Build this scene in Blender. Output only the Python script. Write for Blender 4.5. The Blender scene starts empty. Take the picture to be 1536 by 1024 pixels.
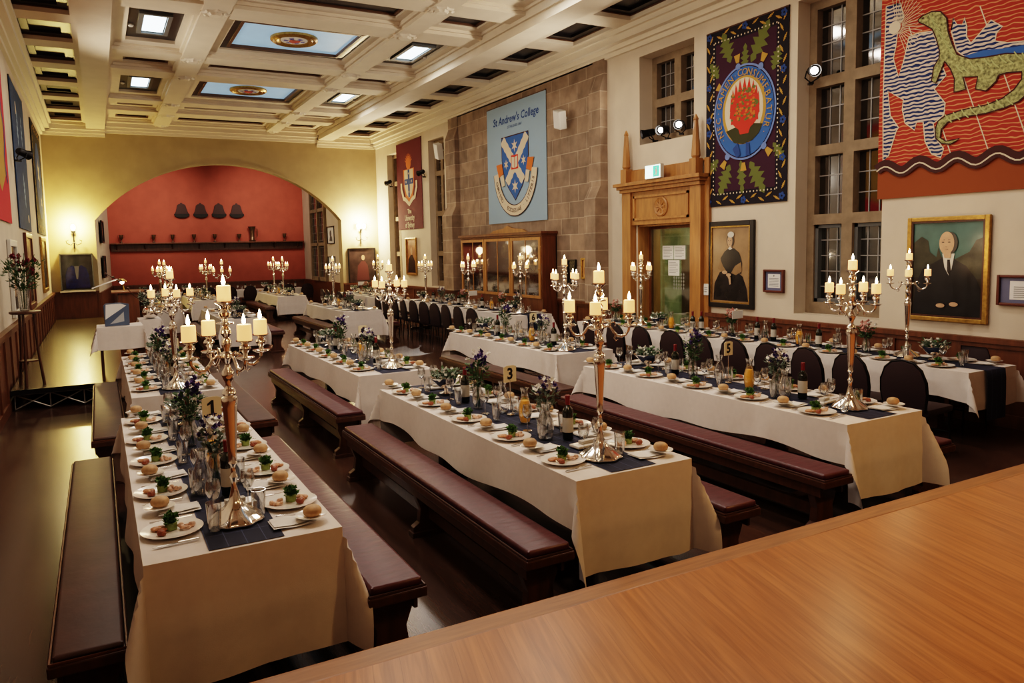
import bpy, bmesh, math, random
from mathutils import Vector, Matrix
PI = math.pi
sc = bpy.context.scene
COL = sc.collection
R = random.Random(7)

# ------------------------------------------------------------------ materials
def _new(name):
    m = bpy.data.materials.new(name); m.use_nodes = True
    nt = m.node_tree; return m, nt, nt.nodes, nt.links, nt.nodes['Principled BSDF']

def mat(name, col, rough=.5, metal=0., var=0., vscale=8., bump=0., bscale=60., emis=0., ecol=None, stretch=None, coat=0., sss=0., spec=None):
    m, nt, N, L, P = _new(name)
    P.inputs['Base Color'].default_value = (*col, 1)
    P.inputs['Roughness'].default_value = rough
    P.inputs['Metallic'].default_value = metal
    if spec is not None: P.inputs['Specular IOR Level'].default_value = spec
    if coat: P.inputs['Coat Weight'].default_value = coat; P.inputs['Coat Roughness'].default_value = .15
    if sss: P.inputs['Subsurface Weight'].default_value = sss; P.inputs['Subsurface Radius'].default_value = (.02, .01, .005)
    if emis:
        P.inputs['Emission Color'].default_value = (*(ecol or col), 1); P.inputs['Emission Strength'].default_value = emis
    tc = N.new('ShaderNodeTexCoord'); mp = N.new('ShaderNodeMapping'); L.new(tc.outputs['Object'], mp.inputs[0])
    if stretch: mp.inputs['Scale'].default_value = stretch
    if var:
        n = N.new('ShaderNodeTexNoise'); n.inputs['Scale'].default_value = vscale; n.inputs['Detail'].default_value = 5
        L.new(mp.outputs[0], n.inputs['Vector'])
        r = N.new('ShaderNodeValToRGB')
        r.color_ramp.elements[0].position = .3; r.color_ramp.elements[1].position = .7
        r.color_ramp.elements[0].color = (*[c*(1-var) for c in col], 1)
        r.color_ramp.elements[1].color = (*[min(1, c*(1+var)) for c in col], 1)
        L.new(n.outputs[0], r.inputs[0]); L.new(r.outputs[0], P.inputs['Base Color'])
    if bump:
        n = N.new('ShaderNodeTexNoise'); n.inputs['Scale'].default_value = bscale; n.inputs['Detail'].default_value = 3
        L.new(mp.outputs[0], n.inputs['Vector'])
        b = N.new('ShaderNodeBump'); b.inputs['Strength'].default_value = bump; b.inputs['Distance'].default_value = .01
        L.new(n.outputs[0], b.inputs['Height']); L.new(b.outputs[0], P.inputs['Normal'])
    return m

def glassmat(name, tint=(1, 1, 1), base=.11, edge=1.0):
    m = bpy.data.materials.new(name); m.use_nodes = True; nt = m.node_tree; N = nt.nodes; L = nt.links
    N.remove(N['Principled BSDF']); out = N['Material Output']
    t = N.new('ShaderNodeBsdfTransparent'); t.inputs[0].default_value = (*tint, 1)
    g = N.new('ShaderNodeBsdfGlossy'); g.inputs['Roughness'].default_value = .06
    lw = N.new('ShaderNodeLayerWeight'); lw.inputs[0].default_value = .45
    mr = N.new('ShaderNodeMapRange'); mr.inputs['To Min'].default_value = base; mr.inputs['To Max'].default_value = edge
    L.new(lw.outputs['Facing'], mr.inputs['Value'])
    mx = N.new('ShaderNodeMixShader'); L.new(mr.outputs[0], mx.inputs[0]); L.new(t.outputs[0], mx.inputs[1]); L.new(g.outputs[0], mx.inputs[2])
    L.new(mx.outputs[0], out.inputs[0]); return m

def brickmat(name, axes, c1, c2, mortar, w=.55, h=.3, msize=.012):
    m, nt, N, L, P = _new(name)
    tc = N.new('ShaderNodeTexCoord'); sp = N.new('ShaderNodeSeparateXYZ'); cb = N.new('ShaderNodeCombineXYZ')
    L.new(tc.outputs['Object'], sp.inputs[0]); L.new(sp.outputs[axes[0]], cb.inputs[0]); L.new(sp.outputs[axes[1]], cb.inputs[1])
    b = N.new('ShaderNodeTexBrick'); b.inputs['Scale'].default_value = 1; b.inputs['Brick Width'].default_value = w; b.inputs['Row Height'].default_value = h
    b.inputs['Mortar Size'].default_value = msize; b.inputs['Color1'].default_value = (*c1, 1); b.inputs['Color2'].default_value = (*c2, 1); b.inputs['Mortar'].default_value = (*mortar, 1)
    L.new(cb.outputs[0], b.inputs['Vector'])
    n = N.new('ShaderNodeTexNoise'); n.inputs['Scale'].default_value = 3.5; n.inputs['Detail'].default_value = 6; L.new(tc.outputs['Object'], n.inputs['Vector'])
    mx = N.new('ShaderNodeMix'); mx.data_type = 'RGBA'; mx.blend_type = 'MULTIPLY'; mx.inputs[0].default_value = .55
    cr = N.new('ShaderNodeValToRGB'); cr.color_ramp.elements[0].position = .3; cr.color_ramp.elements[0].color = (.45, .4, .36, 1); cr.color_ramp.elements[1].position = .65; cr.color_ramp.elements[1].color = (1.2, 1.15, 1.1, 1)
    L.new(n.outputs[0], cr.inputs[0]); L.new(b.outputs['Color'], mx.inputs[6]); L.new(cr.outputs[0], mx.inputs[7]); L.new(mx.outputs[2], P.inputs['Base Color'])
    bp = N.new('ShaderNodeBump'); bp.inputs['Strength'].default_value = .5; bp.inputs['Distance'].default_value = .02
    L.new(b.outputs['Fac'], bp.inputs['Height']); bp.invert = True; L.new(bp.outputs[0], P.inputs['Normal'])
    P.inputs['Roughness'].default_value = .85; return m

def plankmat(name, cols, width=.09, length=1.4, rot=0., rough=.3, line=.5, grain=(60, 4, 1), coat=0.):
    m, nt, N, L, P = _new(name)
    tc = N.new('ShaderNodeTexCoord'); mp = N.new('ShaderNodeMapping'); L.new(tc.outputs['Object'], mp.inputs[0]); mp.inputs['Rotation'].default_value = (0, 0, rot)
    sp = N.new('ShaderNodeSeparateXYZ'); cb = N.new('ShaderNodeCombineXYZ'); L.new(mp.outputs[0], sp.inputs[0]); L.new(sp.outputs[1], cb.inputs[0]); L.new(sp.outputs[0], cb.inputs[1])
    b = N.new('ShaderNodeTexBrick'); b.inputs['Scale'].default_value = 1; b.inputs['Brick Width'].default_value = length; b.inputs['Row Height'].default_value = width
    b.inputs['Mortar Size'].default_value = .0012; b.inputs['Color1'].default_value = (*cols[0], 1); b.inputs['Color2'].default_value = (*cols[1], 1); b.inputs['Mortar'].default_value = (*[c*line for c in cols[0]], 1)
    L.new(cb.outputs[0], b.inputs['Vector'])
    mg = N.new('ShaderNodeMapping'); mg.inputs['Scale'].default_value = grain; L.new(mp.outputs[0], mg.inputs[0])
    n = N.new('ShaderNodeTexNoise'); n.inputs['Scale'].default_value = 1; n.inputs['Detail'].default_value = 6; n.inputs['Distortion'].default_value = .6; L.new(mg.outputs[0], n.inputs['Vector'])
    cr = N.new('ShaderNodeValToRGB'); cr.color_ramp.elements[0].position = .3; cr.color_ramp.elements[0].color = (.72, .68, .62, 1); cr.color_ramp.elements[1].position = .7; cr.color_ramp.elements[1].color = (1.15, 1.12, 1.1, 1)
    L.new(n.outputs[0], cr.inputs[0])
    mx = N.new('ShaderNodeMix'); mx.data_type = 'RGBA'; mx.blend_type = 'MULTIPLY'; mx.inputs[0].default_value = 1
    L.new(b.outputs['Color'], mx.inputs[6]); L.new(cr.outputs[0], mx.inputs[7]); L.new(mx.outputs[2], P.inputs['Base Color'])
    P.inputs['Roughness'].default_value = rough
    n2 = N.new('ShaderNodeTexNoise'); n2.inputs['Scale'].default_value = 1.3; L.new(tc.outputs['Object'], n2.inputs['Vector'])
    mr = N.new('ShaderNodeMapRange'); mr.inputs['To Min'].default_value = rough*.85; mr.inputs['To Max'].default_value = rough*1.15; L.new(n2.outputs[0], mr.inputs[0]); L.new(mr.outputs[0], P.inputs['Roughness'])
    if coat: P.inputs['Coat Weight'].default_value = coat
    return m

def wavemat(name, ca, cb_, freq=14., dist=1.2, cut=.5, dscale=1.5):
    m, nt, N, L, P = _new(name)
    tc = N.new('ShaderNodeTexCoord'); w = N.new('ShaderNodeTexWave'); w.wave_type = 'BANDS'; w.bands_direction = 'Z'
    w.inputs['Scale'].default_value = freq; w.inputs['Distortion'].default_value = dist; w.inputs['Detail'].default_value = 0; w.inputs['Detail Scale'].default_value = dscale
    L.new(tc.outputs['Object'], w.inputs['Vector'])
    cr = N.new('ShaderNodeValToRGB'); cr.color_ramp.elements[0].position = cut-.06; cr.color_ramp.elements[0].color = (*ca, 1); cr.color_ramp.elements[1].position = cut+.06; cr.color_ramp.elements[1].color = (*cb_, 1)
    L.new(w.outputs[0], cr.inputs[0]); L.new(cr.outputs[0], P.inputs['Base Color']); P.inputs['Roughness'].default_value = .9; return m

def emismat(name, col, s):
    m = bpy.data.materials.new(name); m.use_nodes = True; nt = m.node_tree; nt.nodes.remove(nt.nodes['Principled BSDF'])
    e = nt.nodes.new('ShaderNodeEmission'); e.inputs[0].default_value = (*col, 1); e.inputs[1].default_value = s
    nt.links.new(e.outputs[0], nt.nodes['Material Output'].inputs[0]); return m

def plaidmat():
    m, nt, N, L, P = _new('navy_plaid')
    tc = N.new('ShaderNodeTexCoord'); sp = N.new('ShaderNodeSeparateXYZ'); L.new(tc.outputs['Object'], sp.inputs[0])
    outs = []
    for ax, pitch, wd in ((0, .082, .05), (1, .19, .02), (0, .027, .05)):
        d = N.new('ShaderNodeMath'); d.operation = 'DIVIDE'; d.inputs[1].default_value = pitch; L.new(sp.outputs[ax], d.inputs[0])
        f = N.new('ShaderNodeMath'); f.operation = 'FRACT'; L.new(d.outputs[0], f.inputs[0])
        c = N.new('ShaderNodeMath'); c.operation = 'LESS_THAN'; c.inputs[1].default_value = wd; L.new(f.outputs[0], c.inputs[0]); outs.append(c)
    a = N.new('ShaderNodeMath'); a.operation = 'MAXIMUM'; L.new(outs[0].outputs[0], a.inputs[0]); L.new(outs[1].outputs[0], a.inputs[1])
    mx = N.new('ShaderNodeMix'); mx.data_type = 'RGBA'; mx.inputs[6].default_value = (.007, .011, .034, 1); mx.inputs[7].default_value = (.05, .065, .13, 1)
    L.new(a.outputs[0], mx.inputs[0]); L.new(mx.outputs[2], P.inputs['Base Color']); P.inputs['Roughness'].default_value = .8; return m

M = {}
M['plaster'] = mat('cream_plaster', (.62, .535, .43), .85, var=.06, vscale=2, bump=.08, bscale=40)
M['ochre'] = mat('ochre_plaster', (.41, .325, .19), .85, var=.07, vscale=2.5, bump=.08, bscale=40)
M['redwall'] = mat('red_fabric_wall', (.40, .10, .065), .8, var=.08, vscale=3, bump=.12, bscale=160)
M['ceil'] = mat('ceiling_cream', (.70, .61, .49), .7, var=.04, vscale=3)
M['ceil2'] = mat('ceiling_pale_moulding', (.74, .66, .54), .6)
M['stone'] = brickmat('sandstone_blocks', (1, 2), (.34, .25, .18), (.23, .17, .125), (.42, .34, .26), .62, .33, .009)
M['stonew'] = mat('window_stone', (.25, .185, .12), .85, var=.2, vscale=6, bump=.15, bscale=50)
M['darkwood'] = mat('dark_oak', (.075, .028, .014), .38, var=.3, vscale=3, stretch=(8, 8, 1))
M['panelwood'] = mat('panel_oak', (.13, .045, .018), .42, var=.25, vscale=3, stretch=(6, 6, .8))
M['honey'] = mat('honey_oak', (.36, .17, .055), .42, var=.22, vscale=3, stretch=(6, 6, .8))
M['floor'] = plankmat('floor_boards', ((.060, .030, .020), (.075, .038, .024)), .11, 1.5, 0, .24, .6)
M['deck'] = plankmat('stage_boards', ((.43, .19, .072), (.40, .17, .062)), .11, 2.2, .27, .3, .75, (40, 2.0, 1))
M['nosing'] = mat('stage_nosing', (.30, .14, .055), .4, var=.25, vscale=3, stretch=(1, 12, 4))
M['pdeck'] = plankmat('portable_deck_boards', ((.085, .062, .032), (.072, .053, .028)), .3, 1.2, 0, .24, .6)
M['cloth'] = mat('white_linen', (.69, .63, .59), .85, bump=.12, bscale=300, var=.03, vscale=20)
M['napkin'] = mat('white_napkin', (.74, .71, .67), .85, bump=.3, bscale=40)
M['plaid'] = plaidmat()
M['leather'] = mat('maroon_leather', (.075, .016, .021), .4, var=.25, vscale=6, bump=.5, bscale=3, stretch=(2, 7, 2))
M['leather2'] = mat('brown_leather', (.060, .024, .016), .5, var=.25, vscale=5, bump=.1, bscale=25)
M['chairfab'] = mat('maroon_fabric', (.022, .006, .008), .7, bump=.1, bscale=200)
M['chairpipe'] = mat('dark_piping', (.05, .015, .016), .5)
M['blackmetal'] = mat('black_metal', (.015, .014, .014), .4, metal=.6)
M['silver'] = mat('polished_silver', (.90, .85, .79), .12, metal=1)
M['steel'] = mat('cutlery_steel', (.70, .66, .62), .2, metal=1)
M['truss'] = mat('truss_aluminium', (.45, .42, .38), .4, metal=.8)
M['wax'] = mat('candle_wax', (.95, .66, .36), .5, emis=1.1, ecol=(1., .47, .16))  # emission stands in for flame light glowing through the wax
M['flame'] = emismat('candle_flame', (1, .70, .38), 60)
M['china'] = mat('white_china', (.80, .76, .70), .12, coat=.3)
M['glass'] = glassmat('clear_glass', (.97, .98, .98))
M['bottle'] = mat('dark_bottle_glass', (.012, .014, .008), .06, coat=.4)
M['label'] = mat('cream_label', (.5, .46, .40), .7)
M['foil'] = mat('red_foil', (.16, .012, .016), .35)
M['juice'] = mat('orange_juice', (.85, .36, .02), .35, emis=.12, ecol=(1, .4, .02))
M['leaf'] = mat('leaf_green', (.045, .10, .028), .55, var=.35, vscale=30)
M['herb'] = mat('parsley_green', (.06, .15, .028), .6, var=.4, vscale=60)
M['greyleaf'] = mat('grey_green_leaf', (.16, .21, .16), .6, var=.3, vscale=30)
M['cucumber'] = mat('cucumber_green', (.22, .30, .08), .35, var=.25, vscale=50)
M['salmon'] = mat('smoked_salmon', (.50, .24, .12), .4, var=.25, vscale=60)
M['roe'] = mat('red_relish', (.27, .075, .03), .35, bump=.5, bscale=220)
M['prawn'] = mat('prawn_pink', (.72, .46, .33), .45, var=.25, vscale=70)
M['bread'] = mat('bread_crust', (.50, .31, .16), .6, var=.22, vscale=30)
M['petalw'] = mat('white_petals', (.75, .72, .66), .7)
M['petalp'] = mat('purple_petals', (.055, .028, .14), .7, var=.3, vscale=40)
M['petalb'] = mat('burgundy_petals', (.16, .012, .03), .7, var=.3, vscale=40)
M['petalpk'] = mat('pink_petals', (.55, .28, .24), .7, var=.2, vscale=40)
M['card'] = mat('cream_card', (.72, .62, .42), .8)
M['whitecard'] = mat('white_card', (.75, .74, .72), .8)
M['ink'] = mat('black_ink', (.012, .010, .010), .7)
M['gold'] = mat('gilt_frame', (.42, .25, .07), .35, metal=.7, var=.25, vscale=30)
M['blackframe'] = mat('black_frame', (.014, .010, .009), .35)
M['mahog'] = mat('mahogany_frame', (.11, .028, .016), .35)
M['lead'] = mat('lead_came', (.30, .29, .28), .5, metal=.3)
M['pane'] = glassmat('window_pane', (.55, .57, .58), .16, .7)
M['night'] = mat('night_backdrop', (.035, .036, .040), .9, var=.5, vscale=2)
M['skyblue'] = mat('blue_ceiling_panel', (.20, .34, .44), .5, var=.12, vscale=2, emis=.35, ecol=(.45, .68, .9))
M['skylight'] = emismat('lit_skylight', (.75, .92, 1.), 5.)
M['darkpanel'] = mat('dark_ceiling_panel', (.018, .016, .018), .35, var=.4, vscale=5)
M['panelframe'] = mat('brown_panel_frame', (.10, .045, .02), .45)
M['greyframe'] = mat('grey_skylight_frame', (.12, .125, .125), .4)
M['glow'] = emismat('sconce_glow', (1, .78, .42), 60)
M['spotlens'] = emismat('spot_lens', (1, .93, .85), 25)
M['whiteplastic'] = mat('white_plastic', (.6, .58, .53), .5)
M['exitgreen'] = emismat('exit_green', (.12, .75, .42), 1.5)
M['exitwhite'] = emismat('exit_white', (.75, 1, .85), 3.)
M['bluecard'] = mat('slate_blue_card', (.075, .105, .17), .6)
M['corridor'] = mat('corridor_wall', (.42, .46, .30), .8, var=.1)

# ------------------------------------------------------------------ mesh builder
class B:
    def __init__(s): s.v = []; s.f = []
    def add(s, vs, fs):
        o = len(s.v); s.v += [tuple(p) for p in vs]; s.f += [tuple(i+o for i in f) for f in fs]; return s
    def box(s, x0, y0, z0, x1, y1, z1):
        v = [(x, y, z) for z in (z0, z1) for y in (y0, y1) for x in (x0, x1)]
        return s.add(v, [(0, 2, 3, 1), (4, 5, 7, 6), (0, 1, 5, 4), (2, 6, 7, 3), (0, 4, 6, 2), (1, 3, 7, 5)])
    def lathe(s, prof, n=20, c=(0, 0, 0), capb=True, capt=True, scal=None):
        vs = []; fs = []
        for r, z in prof:
            for i in range(n):
                a = 2*PI*i/n; k = 1 if not scal else 1+scal*math.cos(a*8)*min(1, r/.1)
                vs.append((c[0]+r*k*math.cos(a), c[1]+r*k*math.sin(a), c[2]+z))
        for j in range(len(prof)-1):
            for i in range(n):
                a = j*n+i; b = j*n+(i+1) % n; fs.append((a, b, b+n, a+n))
        if capb: fs.append(tuple(range(n))[::-1])
        if capt: fs.append(tuple((len(prof)-1)*n+i for i in range(n)))
        return s.add(vs, fs)
    def tube(s, pts, rad, n=8):
        pts = [Vector(p) for p in pts]; rad = rad if isinstance(rad, (list, tuple)) else [rad]*len(pts)
        vs = []; fs = []
        for k, p in enumerate(pts):
            t = (pts[min(k+1, len(pts)-1)]-pts[max(k-1, 0)]).normalized()
            a = Vector((0, 0, 1)) if abs(t.z) < .9 else Vector((1, 0, 0))
            u = t.cross(a).normalized(); w = t.cross(u)
            for i in range(n):
                q = p+(u*math.cos(2*PI*i/n)+w*math.sin(2*PI*i/n))*rad[k]; vs.append(tuple(q))
        for k in range(len(pts)-1):
            for i in range(n):
                a = k*n+i; b = k*n+(i+1) % n; fs.append((a, b, b+n, a+n))
        fs.append(tuple(range(n))[::-1]); fs.append(tuple((len(pts)-1)*n+i for i in range(n)))
        return s.add(vs, fs)
    def blob(s, c, r, n=8, m=5, jit=0., rng=R):
        rx, ry, rz = r if isinstance(r, (list, tuple)) else (r, r, r)
        vs = [(c[0], c[1], c[2]-rz)]; fs = []
        for j in range(1, m):
            t = PI*j/m-PI/2
            for i in range(n):
                a = 2*PI*i/n; k = 1+rng.uniform(-jit, jit); vs.append((c[0]+rx*k*math.cos(t)*math.cos(a), c[1]+ry*k*math.cos(t)*math.sin(a), c[2]+rz*k*math.sin(t)))
        vs.append((c[0], c[1], c[2]+rz)); top = len(vs)-1
        for i in range(n): fs.append((0, 1+(i+1) % n, 1+i)); fs.append((top, 1+(m-2)*n+i, 1+(m-2)*n+(i+1) % n))
        for j in range(m-2):
            for i in range(n):
                a = 1+j*n+i; b = 1+j*n+(i+1) % n; fs.append((a, b, b+n, a+n))
        return s.add(vs, fs)
    def poly(s, pts, y=0., th=0.):      # polygon in local XZ facing -Y
        n = len(pts)
        if th:
            s.add([(p[0], y, p[1]) for p in pts]+[(p[0], y+th, p[1]) for p in pts], [tuple(range(n)), tuple(range(2*n-1, n-1, -1))]+[(i, i+n, (i+1) % n+n, (i+1) % n) for i in range(n)])
        else: s.add([(p[0], y, p[1]) for p in pts], [tuple(range(n))])
        return s
    def prism(s, pts, axis, a, b):      # polygon extruded along axis 0/1/2 from a to b
        def P(p, t): return (t, p[0], p[1]) if axis == 0 else ((p[0], t, p[1]) if axis == 1 else (p[0], p[1], t))
        n = len(pts)
        return s.add([P(p, a) for p in pts]+[P(p, b) for p in pts], [tuple(range(n))[::-1], tuple(range(n, 2*n))]+[(i, (i+1) % n, (i+1) % n+n, i+n) for i in range(n)])
    def leafq(s, c, d, up, l, w):
        c = Vector(c); d = Vector(d).normalized(); u = Vector(up).normalized(); x = d.cross(u); x = x.normalized() if x.length > 1e-4 else Vector((1, 0, 0)); k = x.cross(d)*l*.15
        return s.add([c, c+d*l*.45+x*w*.5-k, c+d*l, c+d*l*.45-x*w*.5-k], [(0, 1, 2, 3)])

def obj(name, b, m, parent=None, smooth=None, bevel=0., loc=None, rot=None, solid=0.):
    me = bpy.data.meshes.new(name); me.from_pydata(b.v, [], b.f)
    bm = bmesh.new(); bm.from_mesh(me)
    if bevel:
        bmesh.ops.bevel(bm, geom=bm.edges[:], offset=bevel, segments=2, affect='EDGES', profile=.6, clamp_overlap=True)
    bmesh.ops.recalc_face_normals(bm, faces=bm.faces) if not solid == -1 else None
    bm.to_mesh(me); bm.free()
    if smooth is not None:
        for p in me.polygons: p.use_smooth = True
        me.set_sharp_from_angle(angle=math.radians(smooth))
    me.materials.append(m)
    o = bpy.data.objects.new(name, me); COL.objects.link(o)
    if parent: o.parent = parent
    if loc: o.location = loc
    if rot: o.rotation_euler = rot
    return o

def tag(o, label, cat, group=None, kind=None):
    o['label'] = label; o['category'] = cat
    if group: o['group'] = group
    if kind: o['kind'] = kind
    return o
def thing(name, label, cat, loc=(0, 0, 0), rotz=0., group=None):
    o = bpy.data.objects.new(name, None); COL.objects.link(o); o.location = loc; o.rotation_euler = (0, 0, rotz); o.empty_display_size = .05
    return tag(o, label, cat, group)
def struct(name, b, m, parent=None, **k):
    o = obj(name, b, m, parent, **k); o['kind'] = 'structure'; return o
def dup(root, loc, rotz, label, group):
    r = root.copy(); COL.objects.link(r); r.location = loc; r.rotation_euler = (0, 0, rotz); r['label'] = label
    if group: r['group'] = group
    elif 'group' in r: del r['group']
    for ch in list(root.children):
        c = ch.copy(); COL.objects.link(c); c.parent = r
        for g in ch.children:
            d = g.copy(); COL.objects.link(d); d.parent = c
    return r
KIT = {}; FACT = {}
def put(kind, loc, label, group=None, rotz=0.):
    if kind not in KIT:
        o = FACT[kind](); KIT[kind] = o; o.location = loc; o.rotation_euler = (0, 0, rotz); o['label'] = label
        if group: o['group'] = group
        return o
    return dup(KIT[kind], loc, rotz, label, group)
ORD = ['first', 'second', 'third', 'fourth', 'fifth', 'sixth', 'seventh', 'eighth', 'ninth', 'tenth', 'eleventh', 'twelfth', 'thirteenth']

def text_b(txt, size, cx=0., cz=0., y=0., align='CENTER', shear=0., xs=1., bold=0.):
    cu = bpy.data.curves.new('t', 'FONT'); cu.body = txt; cu.size = size; cu.align_x = align; cu.align_y = 'CENTER'; cu.shear = shear; cu.offset = bold; cu.resolution_u = 2
    o = bpy.data.objects.new('t', cu); COL.objects.link(o); bpy.context.view_layer.update()
    me = bpy.data.meshes.new_from_object(o.evaluated_get(bpy.context.evaluated_depsgraph_get()))
    b = B(); b.add([(cx+v.co.x*xs, y, cz+v.co.y) for v in me.vertices], [tuple(p.vertices) for p in me.polygons])
    bpy.data.objects.remove(o); bpy.data.curves.remove(cu); bpy.data.meshes.remove(me); return b
def arc_text(txt, size, cx, cz, rx, rz, a0, a1, y, inward=False):
    out = B(); n = len(txt)
    for i, ch in enumerate(txt):
        if ch == ' ': continue
        a = a0+(a1-a0)*i/(n-1); g = text_b(ch, size); px = cx+rx*math.cos(a); pz = cz+rz*math.sin(a)
        th = math.atan2(rx*math.sin(a), rz*math.cos(a))-PI/2 if False else math.atan2(math.sin(a)*rx, math.cos(a)*rz)-PI/2
        if inward: th += PI
        c, s_ = math.cos(th), math.sin(th)
        out.add([(px+v[0]*c-v[2]*s_, y, pz+v[0]*s_+v[2]*c) for v in g.v], g.f)
    return out

# ------------------------------------------------------------------ room dimensions
XL, XR, YB, YA, ZC = -1.2, 8.65, 24.6, 30.5, 6.1
YF = -3.0
b = B().box(XL-.5, YF, -.1, XR+.6, YA+.3, 0); struct('floor', b, M['floor'])

def wall_open(b, x0, x1, y0, y1, z0, z1, ops):
    ys = sorted({y0, y1, *[o[0] for o in ops], *[o[1] for o in ops]}); zs = sorted({z0, z1, *[o[2] for o in ops], *[o[3] for o in ops]})
    for i in range(len(ys)-1):
        run = None
        for j in range(len(zs)-1):
            cy = (ys[i]+ys[i+1])/2; cz = (zs[j]+zs[j+1])/2
            if any(o[0] < cy < o[1] and o[2] < cz < o[3] for o in ops):
                if run is not None: b.box(x0, ys[i], run, x1, ys[i+1], zs[j]); run = None
            elif run is None: run = zs[j]
        if run is not None: b.box(x0, ys[i], run, x1, ys[i+1], z1)
    return b
W1 = (5.9, 7.2, 1.05, 5.32); W2 = (9.2, 10.56, 3.83, 5.36); W3 = (18.95, 20.05, 1.0, 5.2); W4 = (22.4, 23.5, 1.0, 5.2)
DOOR = (9.15, 10.62, 0, 2.42)
struct('wall_right', wall_open(B(), XR, XR+.5, YF, YB+.4, 0, 6.3, [W1, W2, W3, W4, DOOR]), M['plaster'])
struct('wall_left', B().box(XL-.4, YF, 0, XL, YB+.4, 6.3), M['plaster'])
struct('wall_front', B().box(XL-.4, YF-.3, 0, XR+.5, YF, 6.3), M['plaster'])
# back wall with segmental arch
AX0, AX1 = 0.0, 7.35; acx = (AX0+AX1)/2; AZ0, AZ1 = 3.14, 4.87; hw = (AX1-AX0)/2; AR = (hw*hw+(AZ1-AZ0)**2)/(2*(AZ1-AZ0))
def archz(x): return AZ1-AR+math.sqrt(max(0, AR*AR-(x-acx)**2))
bb = B().box(XL-.4, YB, 0, AX0, YB+.4, 6.3).box(AX1, YB, 0, XR+.5, YB+.4, 6.3)
NX = 40
for i in range(NX):
    xa = AX0+(AX1-AX0)*i/NX; xb = AX0+(AX1-AX0)*(i+1)/NX; za, zb = archz(xa), archz(xb)
    bb.prism([(xa, za), (xb, zb), (xb, 6.3), (xa, 6.3)], 1, YB, YB+.4)
struct('wall_back', bb, M['ochre'])
tb = B()
for i in range(NX):
    xa = AX0+(AX1-AX0)*i/NX; xb = AX0+(AX1-AX0)*(i+1)/NX; za, zb = archz(xa), archz(xb)
    tb.prism([(xa, za-.02), (xb, zb-.02), (xb, zb+.035), (xa, za+.035)], 1, YB-.03, YB)
struct('trim_1', tb, M['ochre'])
struct('wall_alcove_back', B().box(-.2, YA, 0, 7.9, YA+.3, 6.0), M['redwall'])
struct('wall_alcove_left', B().add([(0, YB+.4, 0), (.42, YA, 0), (0.42, YA, 6), (0, YB+.4, 6), (-.3, YB+.4, 0), (-.3, YA, 0), (-.3, YA, 6), (-.3, YB+.4, 6)], [(0, 1, 2, 3), (4, 7, 6, 5), (0, 4, 5, 1), (3, 2, 6, 7), (0, 3, 7, 4), (1, 5, 6, 2)]), M['plaster'])
struct('wall_alcove_right', B().add([(7.35, YB+.4, 0), (7.52, YA, 0), (7.52, YA, 6), (7.35, YB+.4, 6), (7.9, YB+.4, 0), (7.9, YA, 0), (7.9, YA, 6), (7.9, YB+.4, 6)], [(0, 3, 2, 1), (4, 5, 6, 7), (0, 1, 5, 4), (3, 7, 6, 2), (0, 4, 7, 3), (1, 2, 6, 5)]), M['plaster'])
struct('ceiling_alcove', B().box(-.3, YB+.4, 5.9, 7.9, YA+.3, 6.1), M['ceil'])

# stone section of the right wall, with stepped piers
struct('wall_right_stone', B().box(XR-.06, 11.86, .96, XR, 17.9, 5.55), M['stone'])
def pier(y0, y1, n):
    p = [(XR, .96), (XR-.30, .96), (XR-.30, 2.95), (XR-.17, 3.2), (XR-.17, 5.0), (XR-.07, 5.25), (XR-.07, 5.55), (XR, 5.55)]
    struct(n, B().prism(p, 1, y0, y1), M['stone'])
pier(11.5, 11.86, 'trim_2'); pier(17.9, 18.5, 'trim_3')

# dado panelling
def dado_y(b, x, s, y0, y1, z0, z1, pitch=.8):
    xa, xb = sorted((x, x+s*.035)); b.box(xa, y0, z0, xb, y1, z1-.06)
    xa, xb = sorted((x, x+s*.085)); b.box(xa, y0, z1-.06, xb, y1, z1)
    xa, xb = sorted((x, x+s*.06)); b.box(xa, y0, z1-.11, xb, y1, z1-.06); b.box(xa, y0, z0, xb, y1, z0+.14)
    n = max(1, round((y1-y0)/pitch)); st = (y1-y0)/n
    for i in range(n+1): yy = y0+i*st; b.box(xa, max(y0, yy-.05), z0+.14, xb, min(y1, yy+.05), z1-.11)
    return b
struct('baseboard_right', dado_y(dado_y(B(), XR, -1, YF, 8.86, 0, .96), XR, -1, 10.95, YB, 0, .96), M['panelwood'])
struct('baseboard_left', dado_y(B(), XL, 1, YF, YB, 0, 1.08), M['panelwood'])
def dado_x(b, y, x0, x1, z0, z1, pitch=.8):
    b.box(x0, y-.035, z0, x1, y, z1-.06).box(x0, y-.085, z1-.06, x1, y, z1).box(x0, y-.06, z1-.11, x1, y, z1-.06).box(x0, y-.06, z0, x1, y, z0+.14)
    n = max(1, round((x1-x0)/pitch)); st = (x1-x0)/n
    for i in range(n+1): xx = x0+i*st; b.box(max(x0, xx-.05), y-.06, z0+.14, min(x1, xx+.05), y, z1-.11)
    return b
db = dado_x(dado_x(B(), YB, XL, AX0, 0, 1.08), YB, AX1, XR, 0, 1.0)
struct('baseboard_back', db, M['panelwood'])
da = dado_x(B(), YA, .42, 7.52, 0, 1.0)
da.add([(x+o, y, z) for (x, y) in ((AX0, YB+.4), (.42, YA)) for o in (0, .06) for z in (0, 1.0)], [(0, 1, 5, 4), (2, 6, 7, 3), (1, 3, 7, 5), (0, 2, 3, 1), (4, 5, 7, 6), (0, 4, 6, 2)])
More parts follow.
